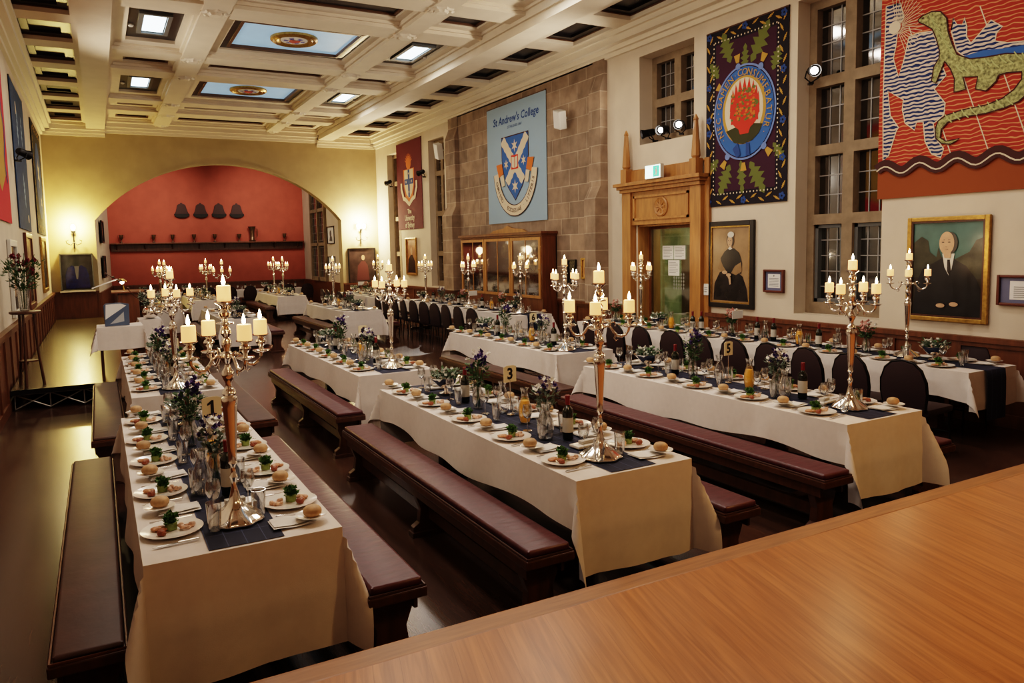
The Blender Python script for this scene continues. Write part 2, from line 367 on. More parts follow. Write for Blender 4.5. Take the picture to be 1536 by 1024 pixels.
da.add([(x-o, y, z) for (x, y) in ((AX1, YB+.4), (7.52, YA)) for o in (0, .06) for z in (0, 1.0)], [(0, 1, 5, 4), (2, 6, 7, 3), (1, 3, 7, 5), (0, 2, 3, 1), (4, 5, 7, 6), (0, 4, 6, 2)])
struct('baseboard_alcove', da, M['panelwood'])

# ------------------------------------------------------------------ ceiling
cb = B()
cb.box(XL-.4, YF, ZC+.25, XR+.5, YB+.4, ZC+.45)
PER = 4.85; Y0S = [15.82-PER*k for k in range(-1, 4)]           # start of the double cross beams
OB = [(-.06, .42), (6.62, 7.1)]; IB = [(1.70, 2.12), (4.97, 5.34)]
for x0, x1 in OB:
    cb.box(x0, YF, 5.72, x1, YB, ZC+.25); cb.box(x0-.05, YF, 5.862, x1+.05, YB, ZC+.25); cb.box(x0-.1, YF, 5.99, x1+.1, YB, ZC+.25)
for x0, x1 in IB:
    cb.box(x0, YF, 5.90, x1, YB, ZC+.25); cb.box(x0-.05, YF, 5.965, x1+.05, YB, ZC+.25)
BEAMS = []
for ys in Y0S:
    BEAMS += [(ys, ys+.53), (ys+1.58, ys+2.18)]
BEAMS.append((24.2, YB))
for a, c in BEAMS:
    if c < YF: continue
    cb.box(.42, a, 5.925, 6.62, c, ZC+.25); cb.box(.42, a-.05, 5.985, 6.62, c+.05, ZC+.25)
# the three coffer columns get a border so that only the panel opening stays
panels = []   # x0,x1,y0,y1,kind
colx = [(.42, 1.70, .70, 1.55, 's'), (2.12, 4.97, 2.33, 4.78, 'b'), (5.34, 6.62, 5.58, 6.35, 's')]
srt = sorted(BEAMS)
for k in range(len(srt)-1):
    ya, yb = srt[k][1], srt[k+1][0]
    if yb-ya < .4: continue
    wide = yb-ya > 2
    for cx0, cx1, px0, px1, kd in colx:
        m_ = .32 if wide else .22
        cb.box(cx0, ya, 6.035, px0, yb, ZC+.25).box(px1, ya, 6.035, cx1, yb, ZC+.25).box(px0, ya, 6.035, px1, ya+m_, ZC+.25).box(px0, yb-m_, 6.035, px1, yb, ZC+.25)
        panels.append((px0, px1, ya+m_, yb-m_, (kd if wide else 'n'), k))
# side ladders of small coffers
lad = []
for (lx0, lx1, wx0, wx1) in ((-.95, -.15, XL, -.06), (7.5, 8.28, 7.1, XR)):
    cb.box(wx0, YF, 5.88, lx0, YB, ZC+.25).box(lx1, YF, 5.88, wx1, YB, ZC+.25)
    y = 24.1
    cb.box(lx0, 24.1, 5.88, lx1, YB, ZC+.25)
    while y > YF:
        ya = y-1.24; cb.box(lx0, ya-.48, 5.88, lx1, ya, ZC+.25); lad.append((lx0, lx1, ya, y)); y -= 1.72
struct('ceiling', cb, M['ceil'])
bo = B()
for x0, x1 in IB:
    for a, c in BEAMS:
        if c > 3: bo.lathe([(.2, 5.925), (.21, 5.905), (.17, 5.875), (.12, 5.89), (.09, 5.855), (.0, 5.85)], 16, ((x0+x1)/2, (a+c)/2, 0), scal=.12)
struct('trim_8', bo, M['ceil2'], smooth=40)
# cornices
def corn_y(b, x, s, y0, y1):
    for w, z0, z1 in ((.06, 5.52, 5.60), (.13, 5.60, 5.68), (.24, 5.68, 5.80), (.30, 5.80, 5.88)):
        xa, xb = sorted((x, x+s*w)); b.box(xa, y0, z0, xb, y1, z1)
def corn_x(b, y, x0, x1, dz=0):
    for w, z0, z1 in ((.06, 5.52, 5.60), (.13, 5.60, 5.68), (.24, 5.68, 5.80), (.30, 5.80, 5.88)):
        b.box(x0, y-w, z0+dz, x1, y, z1+dz)
tb = B(); corn_y(tb, XL, 1, YF, YB); corn_y(tb, XR, -1, YF, YB); struct('trim_4', tb, M['ceil2'])
tb = B(); corn_x(tb, YB, XL, .42); corn_x(tb, YB, 6.62, XR); corn_x(tb, YB, .42, 6.62, .12); struct('trim_5', tb, M['ceil2'])

def rect_frame(b, x0, x1, y0, y1, w, z0, z1):
    return b.box(x0, y0, z0, x0+w, y1, z1).box(x1-w, y0, z0, x1, y1, z1).box(x0+w, y0, z0, x1-w, y0+w, z1).box(x0+w, y1-w, z0, x1-w, y1, z1)
def nth_y(k): return k
sky_rows = {}
for (x0, x1, y0, y1, kd, k) in sorted(panels, key=lambda p: -p[2]):
    sky_rows.setdefault(k, len(sky_rows))
for (x0, x1, y0, y1, kd, k) in panels:
    row = ORD[min(12, sky_rows[k]//1)]
    side = 'left' if x0 < 2 else ('centre' if x0 < 5 else 'right')
    cx, cy = (x0+x1)/2, (y0+y1)/2; hx, hy = (x1-x0)/2, (y1-y0)/2
    if kd == 'b':
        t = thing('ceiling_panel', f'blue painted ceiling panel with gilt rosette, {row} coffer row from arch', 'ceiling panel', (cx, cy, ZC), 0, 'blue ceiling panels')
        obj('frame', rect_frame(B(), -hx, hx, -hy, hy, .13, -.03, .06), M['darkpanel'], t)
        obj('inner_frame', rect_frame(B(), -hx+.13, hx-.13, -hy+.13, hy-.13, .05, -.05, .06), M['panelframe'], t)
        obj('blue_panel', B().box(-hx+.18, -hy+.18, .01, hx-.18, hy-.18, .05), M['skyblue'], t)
        obj('rosette', B().lathe([(.44, .01), (.44, -.03), (.40, -.06), (.36, -.03), (.33, -.055), (.28, -.02), (.26, -.02)], 36, capt=True), M['gold'], t, smooth=40)
        obj('rosette_centre', B().lathe([(.25, -.021), (.25, -.035), (.1, -.05)], 24), M['petalw'], t)
        e = B()
        for i in range(6):
            a = i*PI/3; e.add([(.03*math.cos(a+q), .03*math.sin(a+q), -.052) if r_ else (.2*math.cos(a+q), .2*math.sin(a+q), -.045) for r_, q in ((1, -.8), (0, -.25), (0, .25), (1, .8))], [(0, 1, 2, 3)])
        obj('rosette_emblem', e, mat('rosette_blue', (.10, .10, .42), .6), t)
        obj('rosette_shield', B().add([(-.1, -.1, -.056), (.1, -.1, -.056), (.1, .02, -.056), (0, .13, -.056), (-.1, .02, -.056)], [(0, 1, 2, 3, 4)]), mat('rosette_red', (.5, .05, .04), .6), t)
    elif kd == 's':
        t = thing('ceiling_light', f'dark ceiling panel with small lit skylight, {side}, {row} row from arch', 'ceiling light', (cx, cy, ZC), 0, 'skylight panels in the coffers')
        obj('panel', B().box(-hx, -hy, .0, hx, hy, .05), M['darkpanel'], t)
        obj('frame', rect_frame(B(), -.26, .26, -.62, .62, .07, -.04, .0), M['greyframe'], t)
        obj('pane', B().box(-.17, -.5, -.012, .17, .5, -.004), M['skylight'], t)
        s_ = 1 if side == 'right' else -1
        obj('detector', B().lathe([(.05, 0), (.05, -.03), (.03, -.05)], 14, (s_*.36, .2, 0)), M['whiteplastic'], t, smooth=40)
    else:
        t = thing('ceiling_panel', f'narrow dark ceiling panel, {side} column, {row} coffer row from arch', 'ceiling panel', (cx, cy, ZC), 0, 'narrow dark ceiling panels')
        obj('panel', B().box(-hx, -hy, .0, hx, hy, .05), M['darkpanel'], t); obj('frame', rect_frame(B(), -hx, hx, -hy, hy, .05, -.03, 0), M['panelframe'], t)
cnt = {}
for (x0, x1, y0, y1) in lad:
    side = 'left' if x0 < 0 else 'right'; i = cnt.get(side, 0); cnt[side] = i+1
    if y1 < 3: continue
    t = thing('ceiling_panel', f'small dark recessed ceiling panel, {side} side row, {ORD[i]} from far wall', 'ceiling panel', ((x0+x1)/2, (y0+y1)/2, 5.97), 0, 'small dark side ceiling panels')
    hx, hy = (x1-x0)/2, (y1-y0)/2
    obj('frame', rect_frame(B(), -hx, hx, -hy, hy, .16, 0, .05), M['blackframe'], t)
    obj('panel', B().box(-hx+.16, -hy+.16, .05, hx-.16, hy-.16, .08), M['darkpanel'], t)
    obj('edging', rect_frame(B(), -hx, hx, -hy, hy, .02, -.02, 0), M['panelframe'], t)

# ------------------------------------------------------------------ windows of the right wall
def window(name, W, xin, cols, rows, sub, depth=.3, lit=None):
    y0, y1, z0, z1 = W; x = XR+depth
    f = B(); jb = .12
    f.box(x-.06, y0, z0, x+.16, y0+jb, z1).box(x-.06, y1-jb, z0, x+.16, y1, z1).box(x-.06, y0+jb, z1-jb, x+.16, y1-jb, z1).box(x-.06, y0+jb, z0, x+.16, y1-jb, z0+.16)
    cw = (y1-y0-2*jb-(cols-1)*.16)/cols; ylist = []
    for i in range(cols):
        ya = y0+jb+i*(cw+.16); ylist.append((ya, ya+cw))
        if i: f.box(x-.08, ya-.16, z0+.16, x+.16, ya, z1-jb)
    zz = [z0+.16]+rows+[z1-jb]; zl = []
    for j in range(len(zz)-1):
        za = zz[j]+(.07 if j else 0); zb = zz[j+1]-(.07 if j < len(zz)-2 else 0); zl.append((za, zb))
        if j:
            for ya, yb in ylist: f.box(x-.08, ya, zz[j]-.07, x+.16, yb, zz[j]+.07)
    w = struct(name, f, M['stonew'])
    g = B(); l = B(); t_ = .007
    for ya, yb in ylist:
        for za, zb in zl:
            g.box(x+.05, ya, za, x+.056, yb, zb)
            ns, ms = sub; 
            for i in range(1, ns): yy = ya+(yb-ya)*i/ns; l.box(x+.04, yy-t_, za, x+.05, yy+t_, zb)
            nm = max(2, round((zb-za)/.24))
            for j in range(1, nm): q = za+(zb-za)*j/nm; l.box(x+.035, ya, q-t_, x+.05, yb, q+t_)
    struct('window_glazing', g, M['pane'], w); struct('window_leading', l, M['lead'], w)
    struct('trim_night', B().box(x+.45, y0-.4, z0-.3, x+.5, y1+.4, z1+.3), M['night'])
    s = B().box(XR-.02, y0, z0-.04, x-.06, y1, z0) if False else None
    return ylist, zl
yl, zl = window('window_1', W1, XR, 2, [2.36, 3.30, 4.22], (3, 0))
# pale casement frames in the two lowest lights
for i, (ya, yb) in enumerate(yl):
    za, zb = zl[0]; b = B()
    for a0, a1, c0, c1 in ((ya, ya+.05, za, zb), (yb-.05, yb, za, zb), (ya, yb, za, za+.05), (ya, yb, zb-.05, zb)): b.box(XR+.27, a0, c0, XR+.35, a1, c1)
    struct('window_casement', b, M['greyframe'])
struct('lit_room_panel', B().box(XR+.60, 6.62, 1.2, XR+.62, 6.82, 2.3).box(XR+.60, 5.95, 1.2, XR+.62, 6.1, 2.3), emismat('lit_room_beyond', (.62, .66, .42), .55))  # glowing panels stand in for a lit corridor behind the lower panes
window('window_2', W2, XR, 2, [4.55], (4, 0), .35)
window('window_3', W3, XR, 2, [1.95, 3.1, 4.25], (3, 0), .25)
window('window_4', W4, XR, 2, [1.95, 3.1, 4.25], (3, 0), .25)
# alcove window on the right side wall
f = B().box(7.28, 26.6, .95, 7.47, 28.6, 5.7); w5 = struct('window_5', B().box(7.3, 26.6, 1.0, 7.42, 26.72, 5.6).box(7.3, 28.5, 1.0, 7.5, 28.62, 5.6).box(7.3, 27.5, 1.0, 7.46, 27.62, 5.6).box(7.3, 26.72, 1.0, 7.46, 28.5, 1.15).box(7.3, 26.72, 2.3, 7.46, 28.5, 2.42).box(7.3, 26.72, 3.55, 7.46, 28.5, 3.67).box(7.3, 26.72, 5.45, 7.46, 28.5, 5.6), M['stonew'])
struct('window_glazing', B().box(7.38, 26.6, 1.1, 7.385, 28.6, 5.5), M['pane'], w5)
lb = B()
for i in range(1, 8): lb.box(7.36, 26.6+i*.25, 1.1, 7.37, 26.612+i*.25, 5.5)
for i in range(1, 16): lb.box(7.36, 26.6, 1.1+i*.28, 7.37, 28.6, 1.112+i*.28)
struct('window_leading', lb, M['lead'], w5)
# ------------------------------------------------------------------ oak door portal
t = thing('door_portal', 'honey oak door surround with carved frieze and two tall finials', 'door surround', (XR-.001, 9.9, 0), -PI/2)
pw = 1.0
for s in (-1, 1):
    x = s*(pw-.12)
    obj('jamb_post', B().box(x-.12, -.14, 0, x+.12, 0, 3.0), M['honey'], t, bevel=.006)
    obj('plinth_block', B().box(x-.10, -.17, 0, x+.10, -.14, .3), M['honey'], t, bevel=.006)
b = B().box(-pw+.24, -.10, 2.42, pw-.24, 0, 3.0)
for a in ((-.70, 2.5, -.66, 2.93), (.66, 2.5, .70, 2.93), (-.70, 2.5, .70, 2.54), (-.70, 2.89, .70, 2.93)): b.box(a[0], -.125, a[1], a[2], -.10, a[3])
obj('frieze_panel', b, M['honey'], t)
b = B(); b.lathe([(.17, 0), (.17, .02), (.15, .035), (.13, .02)], 24, capt=True); b.v = [(v[0]+.03, -v[2]-.1, v[1]+2.71) for v in b.v]
b2 = B()
for i in range(8):
    a = i*PI/4; b2.tube([(.03, -.13, 2.71), (.03+.11*math.cos(a), -.125, 2.71+.11*math.sin(a))], .012, 6)
obj('carved_roundel', b, M['honey'], t, smooth=40); obj('roundel_carving', b2, M['honey'], t)
b = B().box(-pw-.02, -.18, 3.0, pw+.02, 0, 3.06).box(-pw-.06, -.22, 3.06, pw+.06, 0, 3.11).box(-pw-.1, -.27, 3.11, pw+.1, 0, 3.17)
obj('cornice', b, M['honey'], t, bevel=.006)
obj('parapet', B().box(-pw+.1, -.08, 3.17, pw-.1, 0, 3.38).box(-pw, -.05, 3.38, pw, 0, 3.40), M['honey'], t)
obj('side_board', B().box(pw, -.06, 0, pw+.1, 0, 3.42), M['honey'], t)
for s in (-1, 1):
    x = s*(pw-.12)
    obj('finial', B().box(x-.075, -.2, 3.17, x+.075, -.05, 3.42).lathe([(.05, 3.42), (.075, 3.46), (.07, 3.52), (.035, 4.02), (.045, 4.03), (.02, 4.09), (.0, 4.12)], 8, (x, -.125, 0), capt=False), M['honey'], t, smooth=30)
# jamb linings inside the opening, glazed door, corridor behind
struct('trim_7', B().box(XR+.002, 10.59, 0, XR+.498, 10.63, 2.41).box(XR+.002, 9.14, 0, XR+.498, 9.17, 2.41).box(XR+.002, 9.14, 2.39, XR+.498, 10.63, 2.43), M['honey'])
d1 = B().box(XR+.26, 9.2, .05, XR+.27, 10.54, 2.36)
dr = struct('door_1', B().box(XR+.23, 10.54, 0, XR+.30, 10.59, 2.39).box(XR+.23, 9.17, 0, XR+.30, 9.22, 2.39).box(XR+.23, 9.22, 2.34, XR+.30, 10.54, 2.39).box(XR+.23, 9.2, 0, XR+.30, 10.54, .05), M['panelwood'])
struct('door_pane', d1, glassmat('door_glass', (.85, .92, .84), .12, .6), dr)
cx_ = B()
for i in range(5):
    for j in range(5):
        x, z = 9.83+(i-2)*.06, 1.42+(j-2)*.06; cx_.add([(XR+.255, x, z+.03), (XR+.255, x+.02, z), (XR+.255, x, z-.03), (XR+.255, x-.02, z)], [(0, 1, 2, 3)])
struct('door_etching', cx_, M['lead'], dr)
struct('door_handle', B().tube([(XR+.26, 9.32, 1.1), (XR+.21, 9.32, 1.12), (XR+.21, 9.32, 1.45), (XR+.26, 9.32, 1.47)], .012), M['steel'], dr)
struct('wall_corridor', B().box(XR+2.2, 8.4, 0, XR+2.3, 12.5, 2.8).box(XR+.5, 8.35, 0, XR+2.3, 8.4, 2.8).box(XR+.5, 12.5, 0, XR+2.3, 12.6, 2.8).box(XR+.5, 8.4, 2.7, XR+2.2, 12.5, 2.8).box(XR+.5, 8.4, -.1, XR+2.2, 12.5, 0), brickmat('corridor_stone', (1, 2), (.40, .42, .28), (.33, .36, .24), (.5, .5, .38), .5, .28))
struct('door_2', B().box(XR+2.12, 10.9, 0, XR+2.19, 11.8, 2.05), M['darkwood'])
for i, (y, z, w, h) in enumerate(((10.1, 1.92, .28, .24), (9.8, 1.92, .28, .24), (9.95, 1.65, .28, .27))):
    p = thing('paper_notice', ['white notice taped high on glazed door, left one of upper pair', 'white notice taped high on glazed door, right one of upper pair', 'white notice taped on glazed door below the upper pair'][i], 'notice', (XR+.25, y, z), -PI/2, 'notices on the glazed door')
    obj('sheet', B().box(-w/2, -.004, -h/2, w/2, 0, h/2), M['whitecard'], p)
    l = B()
    for k in range(7): l.box(-w*.4, -.006, h*.35-k*h*.11, w*(.38 if k % 3 else .2), -.005, h*.35-k*h*.11+.006)
    obj('printed_lines', l, M['greyframe'], p)
t = thing('switch_plate', 'white notice plate on honey oak door surround', 'plate', (XR-.07, 8.83, 1.33), -PI/2)
obj('plate', B().box(-.05, -.012, -.09, .05, 0, .09), M['whitecard'], t)
obj('printed_lines', B().box(-.035, -.014, .03, .035, -.013, .04).box(-.035, -.014, 0, .035, -.013, .01).box(-.035, -.014, -.04, .02, -.013, -.03), M['greyframe'], t)
t = thing('exit_sign', 'glowing green and white exit sign on top of oak door surround', 'exit sign', (XR-.28, 9.86, 3.29), -PI/2)
obj('housing', B().box(-.2, -.02, -.115, .2, .05, .115), M['whiteplastic'], t)
obj('lit_face', B().box(-.19, -.024, -.105, .19, -.021, .105), M['exitwhite'], t)
m_ = B().box(.02, -.027, -.09, .17, -.026, .09); obj('green_field', m_, M['exitgreen'], t)
rb = B().blob((.1, -.029, .055), (.014, .002, .016)).poly([(.09, .035), (.12, .03), (.13, -.01), (.115, -.07), (.10, -.07), (.105, -.02), (.085, -.06), (.055, -.07), (.052, -.055), (.078, -.04), (.085, 0), (.065, .02)], -.029)
obj('running_figure', rb, M['whitecard'], t)

# ------------------------------------------------------------------ trophy cabinet
t = thing('display_cabinet', 'wooden trophy cabinet with three glazed doors on stone wall', 'cabinet', (XR-.07, 15.15, 0), -PI/2)
CW, CD = 1.95, .36; z0, z1 = .98, 2.28
obj('carcass', B().box(-CW, -CD, z0-.06, CW, 0, z0).box(-CW, -CD, z1, CW, 0, z1+.06).box(-CW, -CD, z0, -CW+.04, 0, z1).box(CW-.04, -CD, z0, CW, 0, z1).box(-CW, -.02, z0, CW, 0, z1).box(-CW, -CD, z0-.9, CW, 0, z0-.06), M['panelwood'], t)
obj('cornice', B().box(-CW-.05, -CD-.06, z1+.06, CW+.05, 0, z1+.12).box(-CW-.02, -CD-.03, z1+.02, CW+.02, 0, z1+.06), M['panelwood'], t, bevel=.008)
obj('cresting', B().prism([(-.9, z1+.12), (.9, z1+.12), (.7, z1+.2), (.2, z1+.24), (0, z1+.30), (-.2, z1+.24), (-.7, z1+.2)], 1, -.1, -.05), M['honey'], t)
for i in range(3):
    a = -CW+.04+i*(2*CW-.08)/3; c = a+(2*CW-.08)/3
    dd = obj('door', B().box(a+.01, -CD-.03, z0, a+.08, -CD, z1).box(c-.08, -CD-.03, z0, c-.01, -CD, z1).box(a+.08, -CD-.03, z0, c-.08, -CD, z0+.06).box(a+.08, -CD-.03, z1-.06, c-.08, -CD, z1).box((a+c)/2-.012, -CD-.02, z0+.06, (a+c)/2+.012, -CD, z1-.06), M['honey'], t)
    obj('door_glass', B().box(a+.08, -CD-.012, z0+.06, c-.08, -CD-.008, z1-.06), M['glass'], dd)
    obj('knob', B().blob((c-.045, -CD-.05, 1.6), .018), M['gold'], dd, smooth=40)
for z in (1.42, 1.83): obj('shelf', B().box(-CW+.04, -CD+.02, z-.01, CW-.04, -.02, z+.01), M['panelwood'], t)
def cup_fact(s, m, plate=False):
    def f():
        t = thing('trophy', '', 'trophy')
        if plate:
            o = obj('dish', B().lathe([(.0, 0), (.10*s, .005), (.16*s, .025), (.165*s, .03), (.10*s, .012)], 20, capt=False), m, t, smooth=50); o.rotation_euler = (PI/2-.2, 0, 0); o.location = (0, .03, .165*s)
            obj('stand', B().box(-.05*s, -.03, 0, .05*s, .08, .012), M['darkwood'], t)
        else:
            obj('bowl', B().lathe([(.05*s, .0), (.05*s, .02*s), (.015*s, .05*s), (.013*s, .11*s), (.05*s, .15*s), (.075*s, .22*s), (.08*s, .31*s), (.076*s, .31*s)], 16), m, t, smooth=50)
            for q in (-1, 1): obj('handle', B().tube([(q*.07*s, 0, .19*s), (q*.12*s, 0, .21*s), (q*.12*s, 0, .28*s), (q*.078*s, 0, .3*s)], .006*s, 6), m, t)
            obj('plinth', B().lathe([(.06*s, -.0), (.06*s, .02*s)], 12), M['darkwood'], t)
        return t
    return f
FACT['cup'] = cup_fact(.8, M['silver']); FACT['cupb'] = cup_fact(1.2, M['silver']); FACT['dish'] = cup_fact(1, M['silver'], True)
sp = 0
for si, z in enumerate((1.0, 1.43, 1.84)):
    for i in range(9):
        y = 13.42+i*.43; k = ['cup', 'dish', 'cupb'][(i*2+si) % 3]
        if z > 1.2 and k == 'cupb': k = 'cup'
        put(k, (XR-.26, y, z+.003), f'silver {"dish" if k=="dish" else "trophy cup"} on {["bottom","middle","top"][si]} shelf of cabinet, {ORD[i]} from nearer end', 'silver trophies in the cabinet', -PI/2)

# ------------------------------------------------------------------ framed pictures
def frame_b(w, h, fw, d=.05):
    return B().box(-w/2, -d, -h/2, -w/2+fw, 0, h/2).box(w/2-fw, -d, -h/2, w/2, 0, h/2).box(-w/2+fw, -d, -h/2, w/2-fw, 0, -h/2+fw).box(-w/2+fw, -d, h/2-fw, w/2-fw, 0, h/2)
def ell(cx, cz, rx, rz, n=28, a0=0, a1=2*PI): return [(cx+rx*math.cos(a0+(a1-a0)*i/n), cz+rz*math.sin(a0+(a1-a0)*i/n)) for i in range(n)]
def picture(label, loc, rot, w, h, fw, fm, bg, layers, name='framed_painting', cat='painting', liner=None, group=None):
    t = thing(name, label, cat, loc, rot, group)
    obj('frame', frame_b(w, h, fw), fm, t, bevel=.008)
    if liner: obj('liner', frame_b(w-2*fw, h-2*fw, .02, .042), liner, t)
    obj('canvas', B().box(-w/2+fw, -.02, -h/2+fw, w/2-fw, -.005, h/2-fw), bg, t)
    for i, (n, m, ps) in enumerate(layers):
        b = B()
        for k, p in enumerate(ps): b.poly(p, -.0225-.0022*i-.00006*k)
        obj(n, b, m, t)
    return t
P_ = lambda n, c, r=.5, **k: mat(n, c, r, **k)
bgM = P_('portrait_sky', (.07, .14, .13), .25, var=.3, vscale=2.5); dk = P_('painted_dark', (.022, .018, .017), .25, var=.4, vscale=5); skin = P_('painted_skin', (.50, .32, .20), .4, var=.12, vscale=12)
sh_ = P_('painted_shirt', (.6, .58, .52), .4); tree = P_('painted_trees', (.035, .035, .022), .3, var=.4, vscale=9); hair = P_('painted_hair', (.06, .05, .04), .4); blk = P_('painted_black', (.012, .012, .014), .3, var=.3, vscale=6)
picture('large gilt-framed portrait of seated balding man in dark suit and tie', (XR-.005, 5.065, 1.705), -PI/2, 0.93, 1.21, .05, M['gold'], bgM, [
    ('painted_ground', P_('painted_umber', (.03, .024, .016), .3, var=.3, vscale=5), [[(-.41, -.55), (-.41, .1), (-.2, .14), (0, .1), (.2, .13), (.41, .12), (.41, -.55)]]),
    ('painted_trees', tree, [[(-.4, -.1), (-.4, .3), (-.3, .38), (-.22, .33), (-.2, .2), (-.12, .14), (-.1, .25), (-.06, .14), (.1, .12), (.25, .2), (.32, .33), (.4, .36), (.4, -.1)]]),
    ('painted_suit', blk, [[(-.38, -.53), (-.36, -.2), (-.28, .0), (-.1, .1), (.0, .16), (.08, .12), (.22, .04), (.33, -.1), (.40, -.25), (.40, -.53)]]),
    ('painted_shirt', sh_, [[(-.05, .18), (.09, .18), (.06, .0), (.03, -.07), (-.02, .02)]]),
    ('painted_tie', dk, [[(.01, .11), (.04, .11), (.055, -.02), (.035, -.07), (.01, -.02)]]),
    ('painted_hair', hair, [ell(.035, .30, .088, .125)]),
    ('painted_face', skin, [ell(.0, .30, .085, .13), [(-.04, .2), (.05, .2), (.05, .13), (-.02, .13)]]),
    ('painted_features', hair, [ell(-.04, .31, .016, .006, 8), ell(.03, .31, .016, .006, 8), [(-.05, .335), (-.02, .34), (-.02, .332)], [(.015, .34), (.05, .335), (.02, .332)], [(-.025, .23), (.02, .232), (.02, .225)], [(-.015, .26), (.01, .26), (-.005, .255)]]),
    ('painted_hands', skin, [ell(-.05, -.42, .05, .025), ell(.1, -.40, .05, .025)])], liner=M['darkwood'])
bg2 = P_('portrait_brown', (.30, .19, .10), .3, var=.3, vscale=3)
picture('black-framed portrait of seated woman in dark dress and white cap', (XR-.005, 8.37, 1.73), -PI/2, .95, 1.34, .075, M['blackframe'], bg2, [
    ('painted_skirt', dk, [[(-.35, -.56), (-.33, -.3), (-.22, -.12), (-.1, -.08), (.12, -.1), (.25, -.18), (.33, -.36), (.36, -.56)]]),
    ('painted_bodice', blk, [[(-.17, -.1), (-.2, .1), (-.12, .2), (-.04, .25), (.08, .25), (.18, .18), (.24, .02), (.22, -.14)]]),
    ('painted_sleeves', P_('painted_sleeve', (.25, .15, .07), .4, var=.2, vscale=9), [[(-.2, .08), (-.26, -.06), (-.12, -.14), (-.06, -.12), (-.15, -.02)], [(.1, -.02), (.22, .04), (.24, -.1), (.12, -.16), (.02, -.13)]]),
    ('painted_hair', hair, [ell(.0, .37, .075, .1)]),
    ('painted_face', skin, [ell(-.005, .36, .052, .085), [(-.025, .3), (.03, .3), (.03, .24), (-.02, .24)]]),
    ('painted_cap', sh_, [ell(.015, .46, .065, .045), [(-.04, .245), (0, .28), (.05, .245), (0, .225)]]),
    ('painted_features', hair, [ell(-.027, .37, .010, .005, 8), ell(.015, .37, .010, .005, 8), [(-.02, .315), (.01, .315), (-.005, .308)]]),
    ('painted_hands', skin, [ell(-.1, -.12, .055, .028), ell(-.02, -.16, .05, .026), [(-.05, -.17), (.02, -.19), (.03, -.3), (.0, -.31), (-.02, -.22)]])], liner=M['gold'])
bm_ = P_('certificate_mount', (.12, .13, .22), .5)
lines = [[(-.1, .06-i*.022), (.1, .06-i*.022), (.1, .054-i*.022), (-.1, .054-i*.022)] for i in range(6)]
for lab, y, z, w, h in (('small mahogany-framed certificate between woman portrait and window', 7.53, 1.5, .36, .33), ('wide mahogany-framed certificate right of the gilt portrait', 4.20, 1.49, .62, .33)):
    picture(lab, (XR-.005, y, z), -PI/2, w, h, .03, M['mahog'], bm_, [('paper', M['whitecard'], [[(-w*.3, -.1), (w*.3, -.1), (w*.3, .1), (-w*.3, .1)]]), ('printed_lines', M['greyframe'], [[(p[0]*w/.36*.85, p[1]-.02) for p in l] for l in lines]+[ell(0, .075, .012, .012, 10)])], 'framed_certificate', 'certificate')
orangebg = P_('orange_canvas', (.33, .13, .05), .4, var=.3, vscale=4)
picture('tall narrow orange-brown painting under the maroon university banner', (XR-.005, 21.53, 1.87), -PI/2, .85, 1.15, .05, M['gold'], orangebg, [('painted_figure', dk, [[(-.3, -.5), (-.25, -.1), (-.05, .05), (.1, .05), (.28, -.15), (.33, -.5)]]), ('painted_face', skin, [ell(.02, .17, .08, .12)])])
picture('small dark frame on stone wall between cabinet and pier', (XR-.065, 12.62, 1.55), -PI/2, .3, .5, .03, M['blackframe'], dk, [('painted_shape', hair, [ell(0, 0, .07, .14)])])
picture('small gilt frame with amber canvas on stone beside pier', (XR-.065, 12.12, 1.62), -PI/2, .3, .42, .04, M['gold'], P_('amber_canvas', (.55, .30, .10), .4), [('painted_shape', orangebg, [ell(0, -.05, .08, .1)])])
# back wall
picture('large dark painting under right-hand wall sconce', (8.02, YB-.005, 1.58), 0, .98, 1.2, .05, M['blackframe'], P_('dark_red_canvas', (.05, .03, .028), .3, var=.5, vscale=4), [('painted_figure', P_('dull_red', (.12, .04, .04), .4), [[(-.2, -.5), (-.15, .0), (-.02, .15), (.1, .15), (.2, 0), (.25, -.5)]]), ('painted_face', skin, [ell(.04, .27, .06, .09)])])
t = thing('display_case', 'glazed wall case showing a blue ceremonial robe', 'display case', (-.54, YB-.005, 1.64), 0)
obj('case_frame', B().box(-.42, -.2, -.53, -.39, 0, .53).box(.39, -.2, -.53, .42, 0, .53).box(-.42, -.2, -.53, .42, 0, -.50).box(-.42, -.2, .50, .42, 0, .53), M['greyframe'], t)
obj('back_board', B().box(-.39, -.015, -.5, .39, 0, .5), P_('case_grey', (.22, .23, .20), .6, var=.3, vscale=6), t)
obj('ledge', B().box(-.45, -.24, -.57, .45, 0, -.53), M['ceil2'], t)
rb = B().prism([(-.3, -.47), (-.3, -.1), (-.24, .12), (-.12, .2), (0, .12), (.12, .2), (.24, .12), (.3, -.1), (.32, -.47)], 1, -.12, -.05)
obj('blue_robe', rb, P_('robe_blue', (.03, .055, .32), .6, var=.4, vscale=14), t, bevel=.02)
obj('robe_facing', B().prism([(-.06, .17), (.06, .17), (.02, -.2), (-.02, -.2)], 1, -.13, -.121), M['whitecard'], t)
obj('case_glass', B().box(-.39, -.195, -.5, .39, -.19, .5), M['glass'], t)
for lab, y, z, w, h in (('upper small framed picture on left side wall of alcove', 26.6, 2.85, .9, .7), ('lower small framed picture on left side wall of alcove', 26.6, 1.75, .9, .7)):
    picture(lab, (.17, y, z), PI/2-.07, w, h, .05, M['blackframe'], dk, [('painted_shape', orangebg, [ell(0, 0, .15, .2)])])
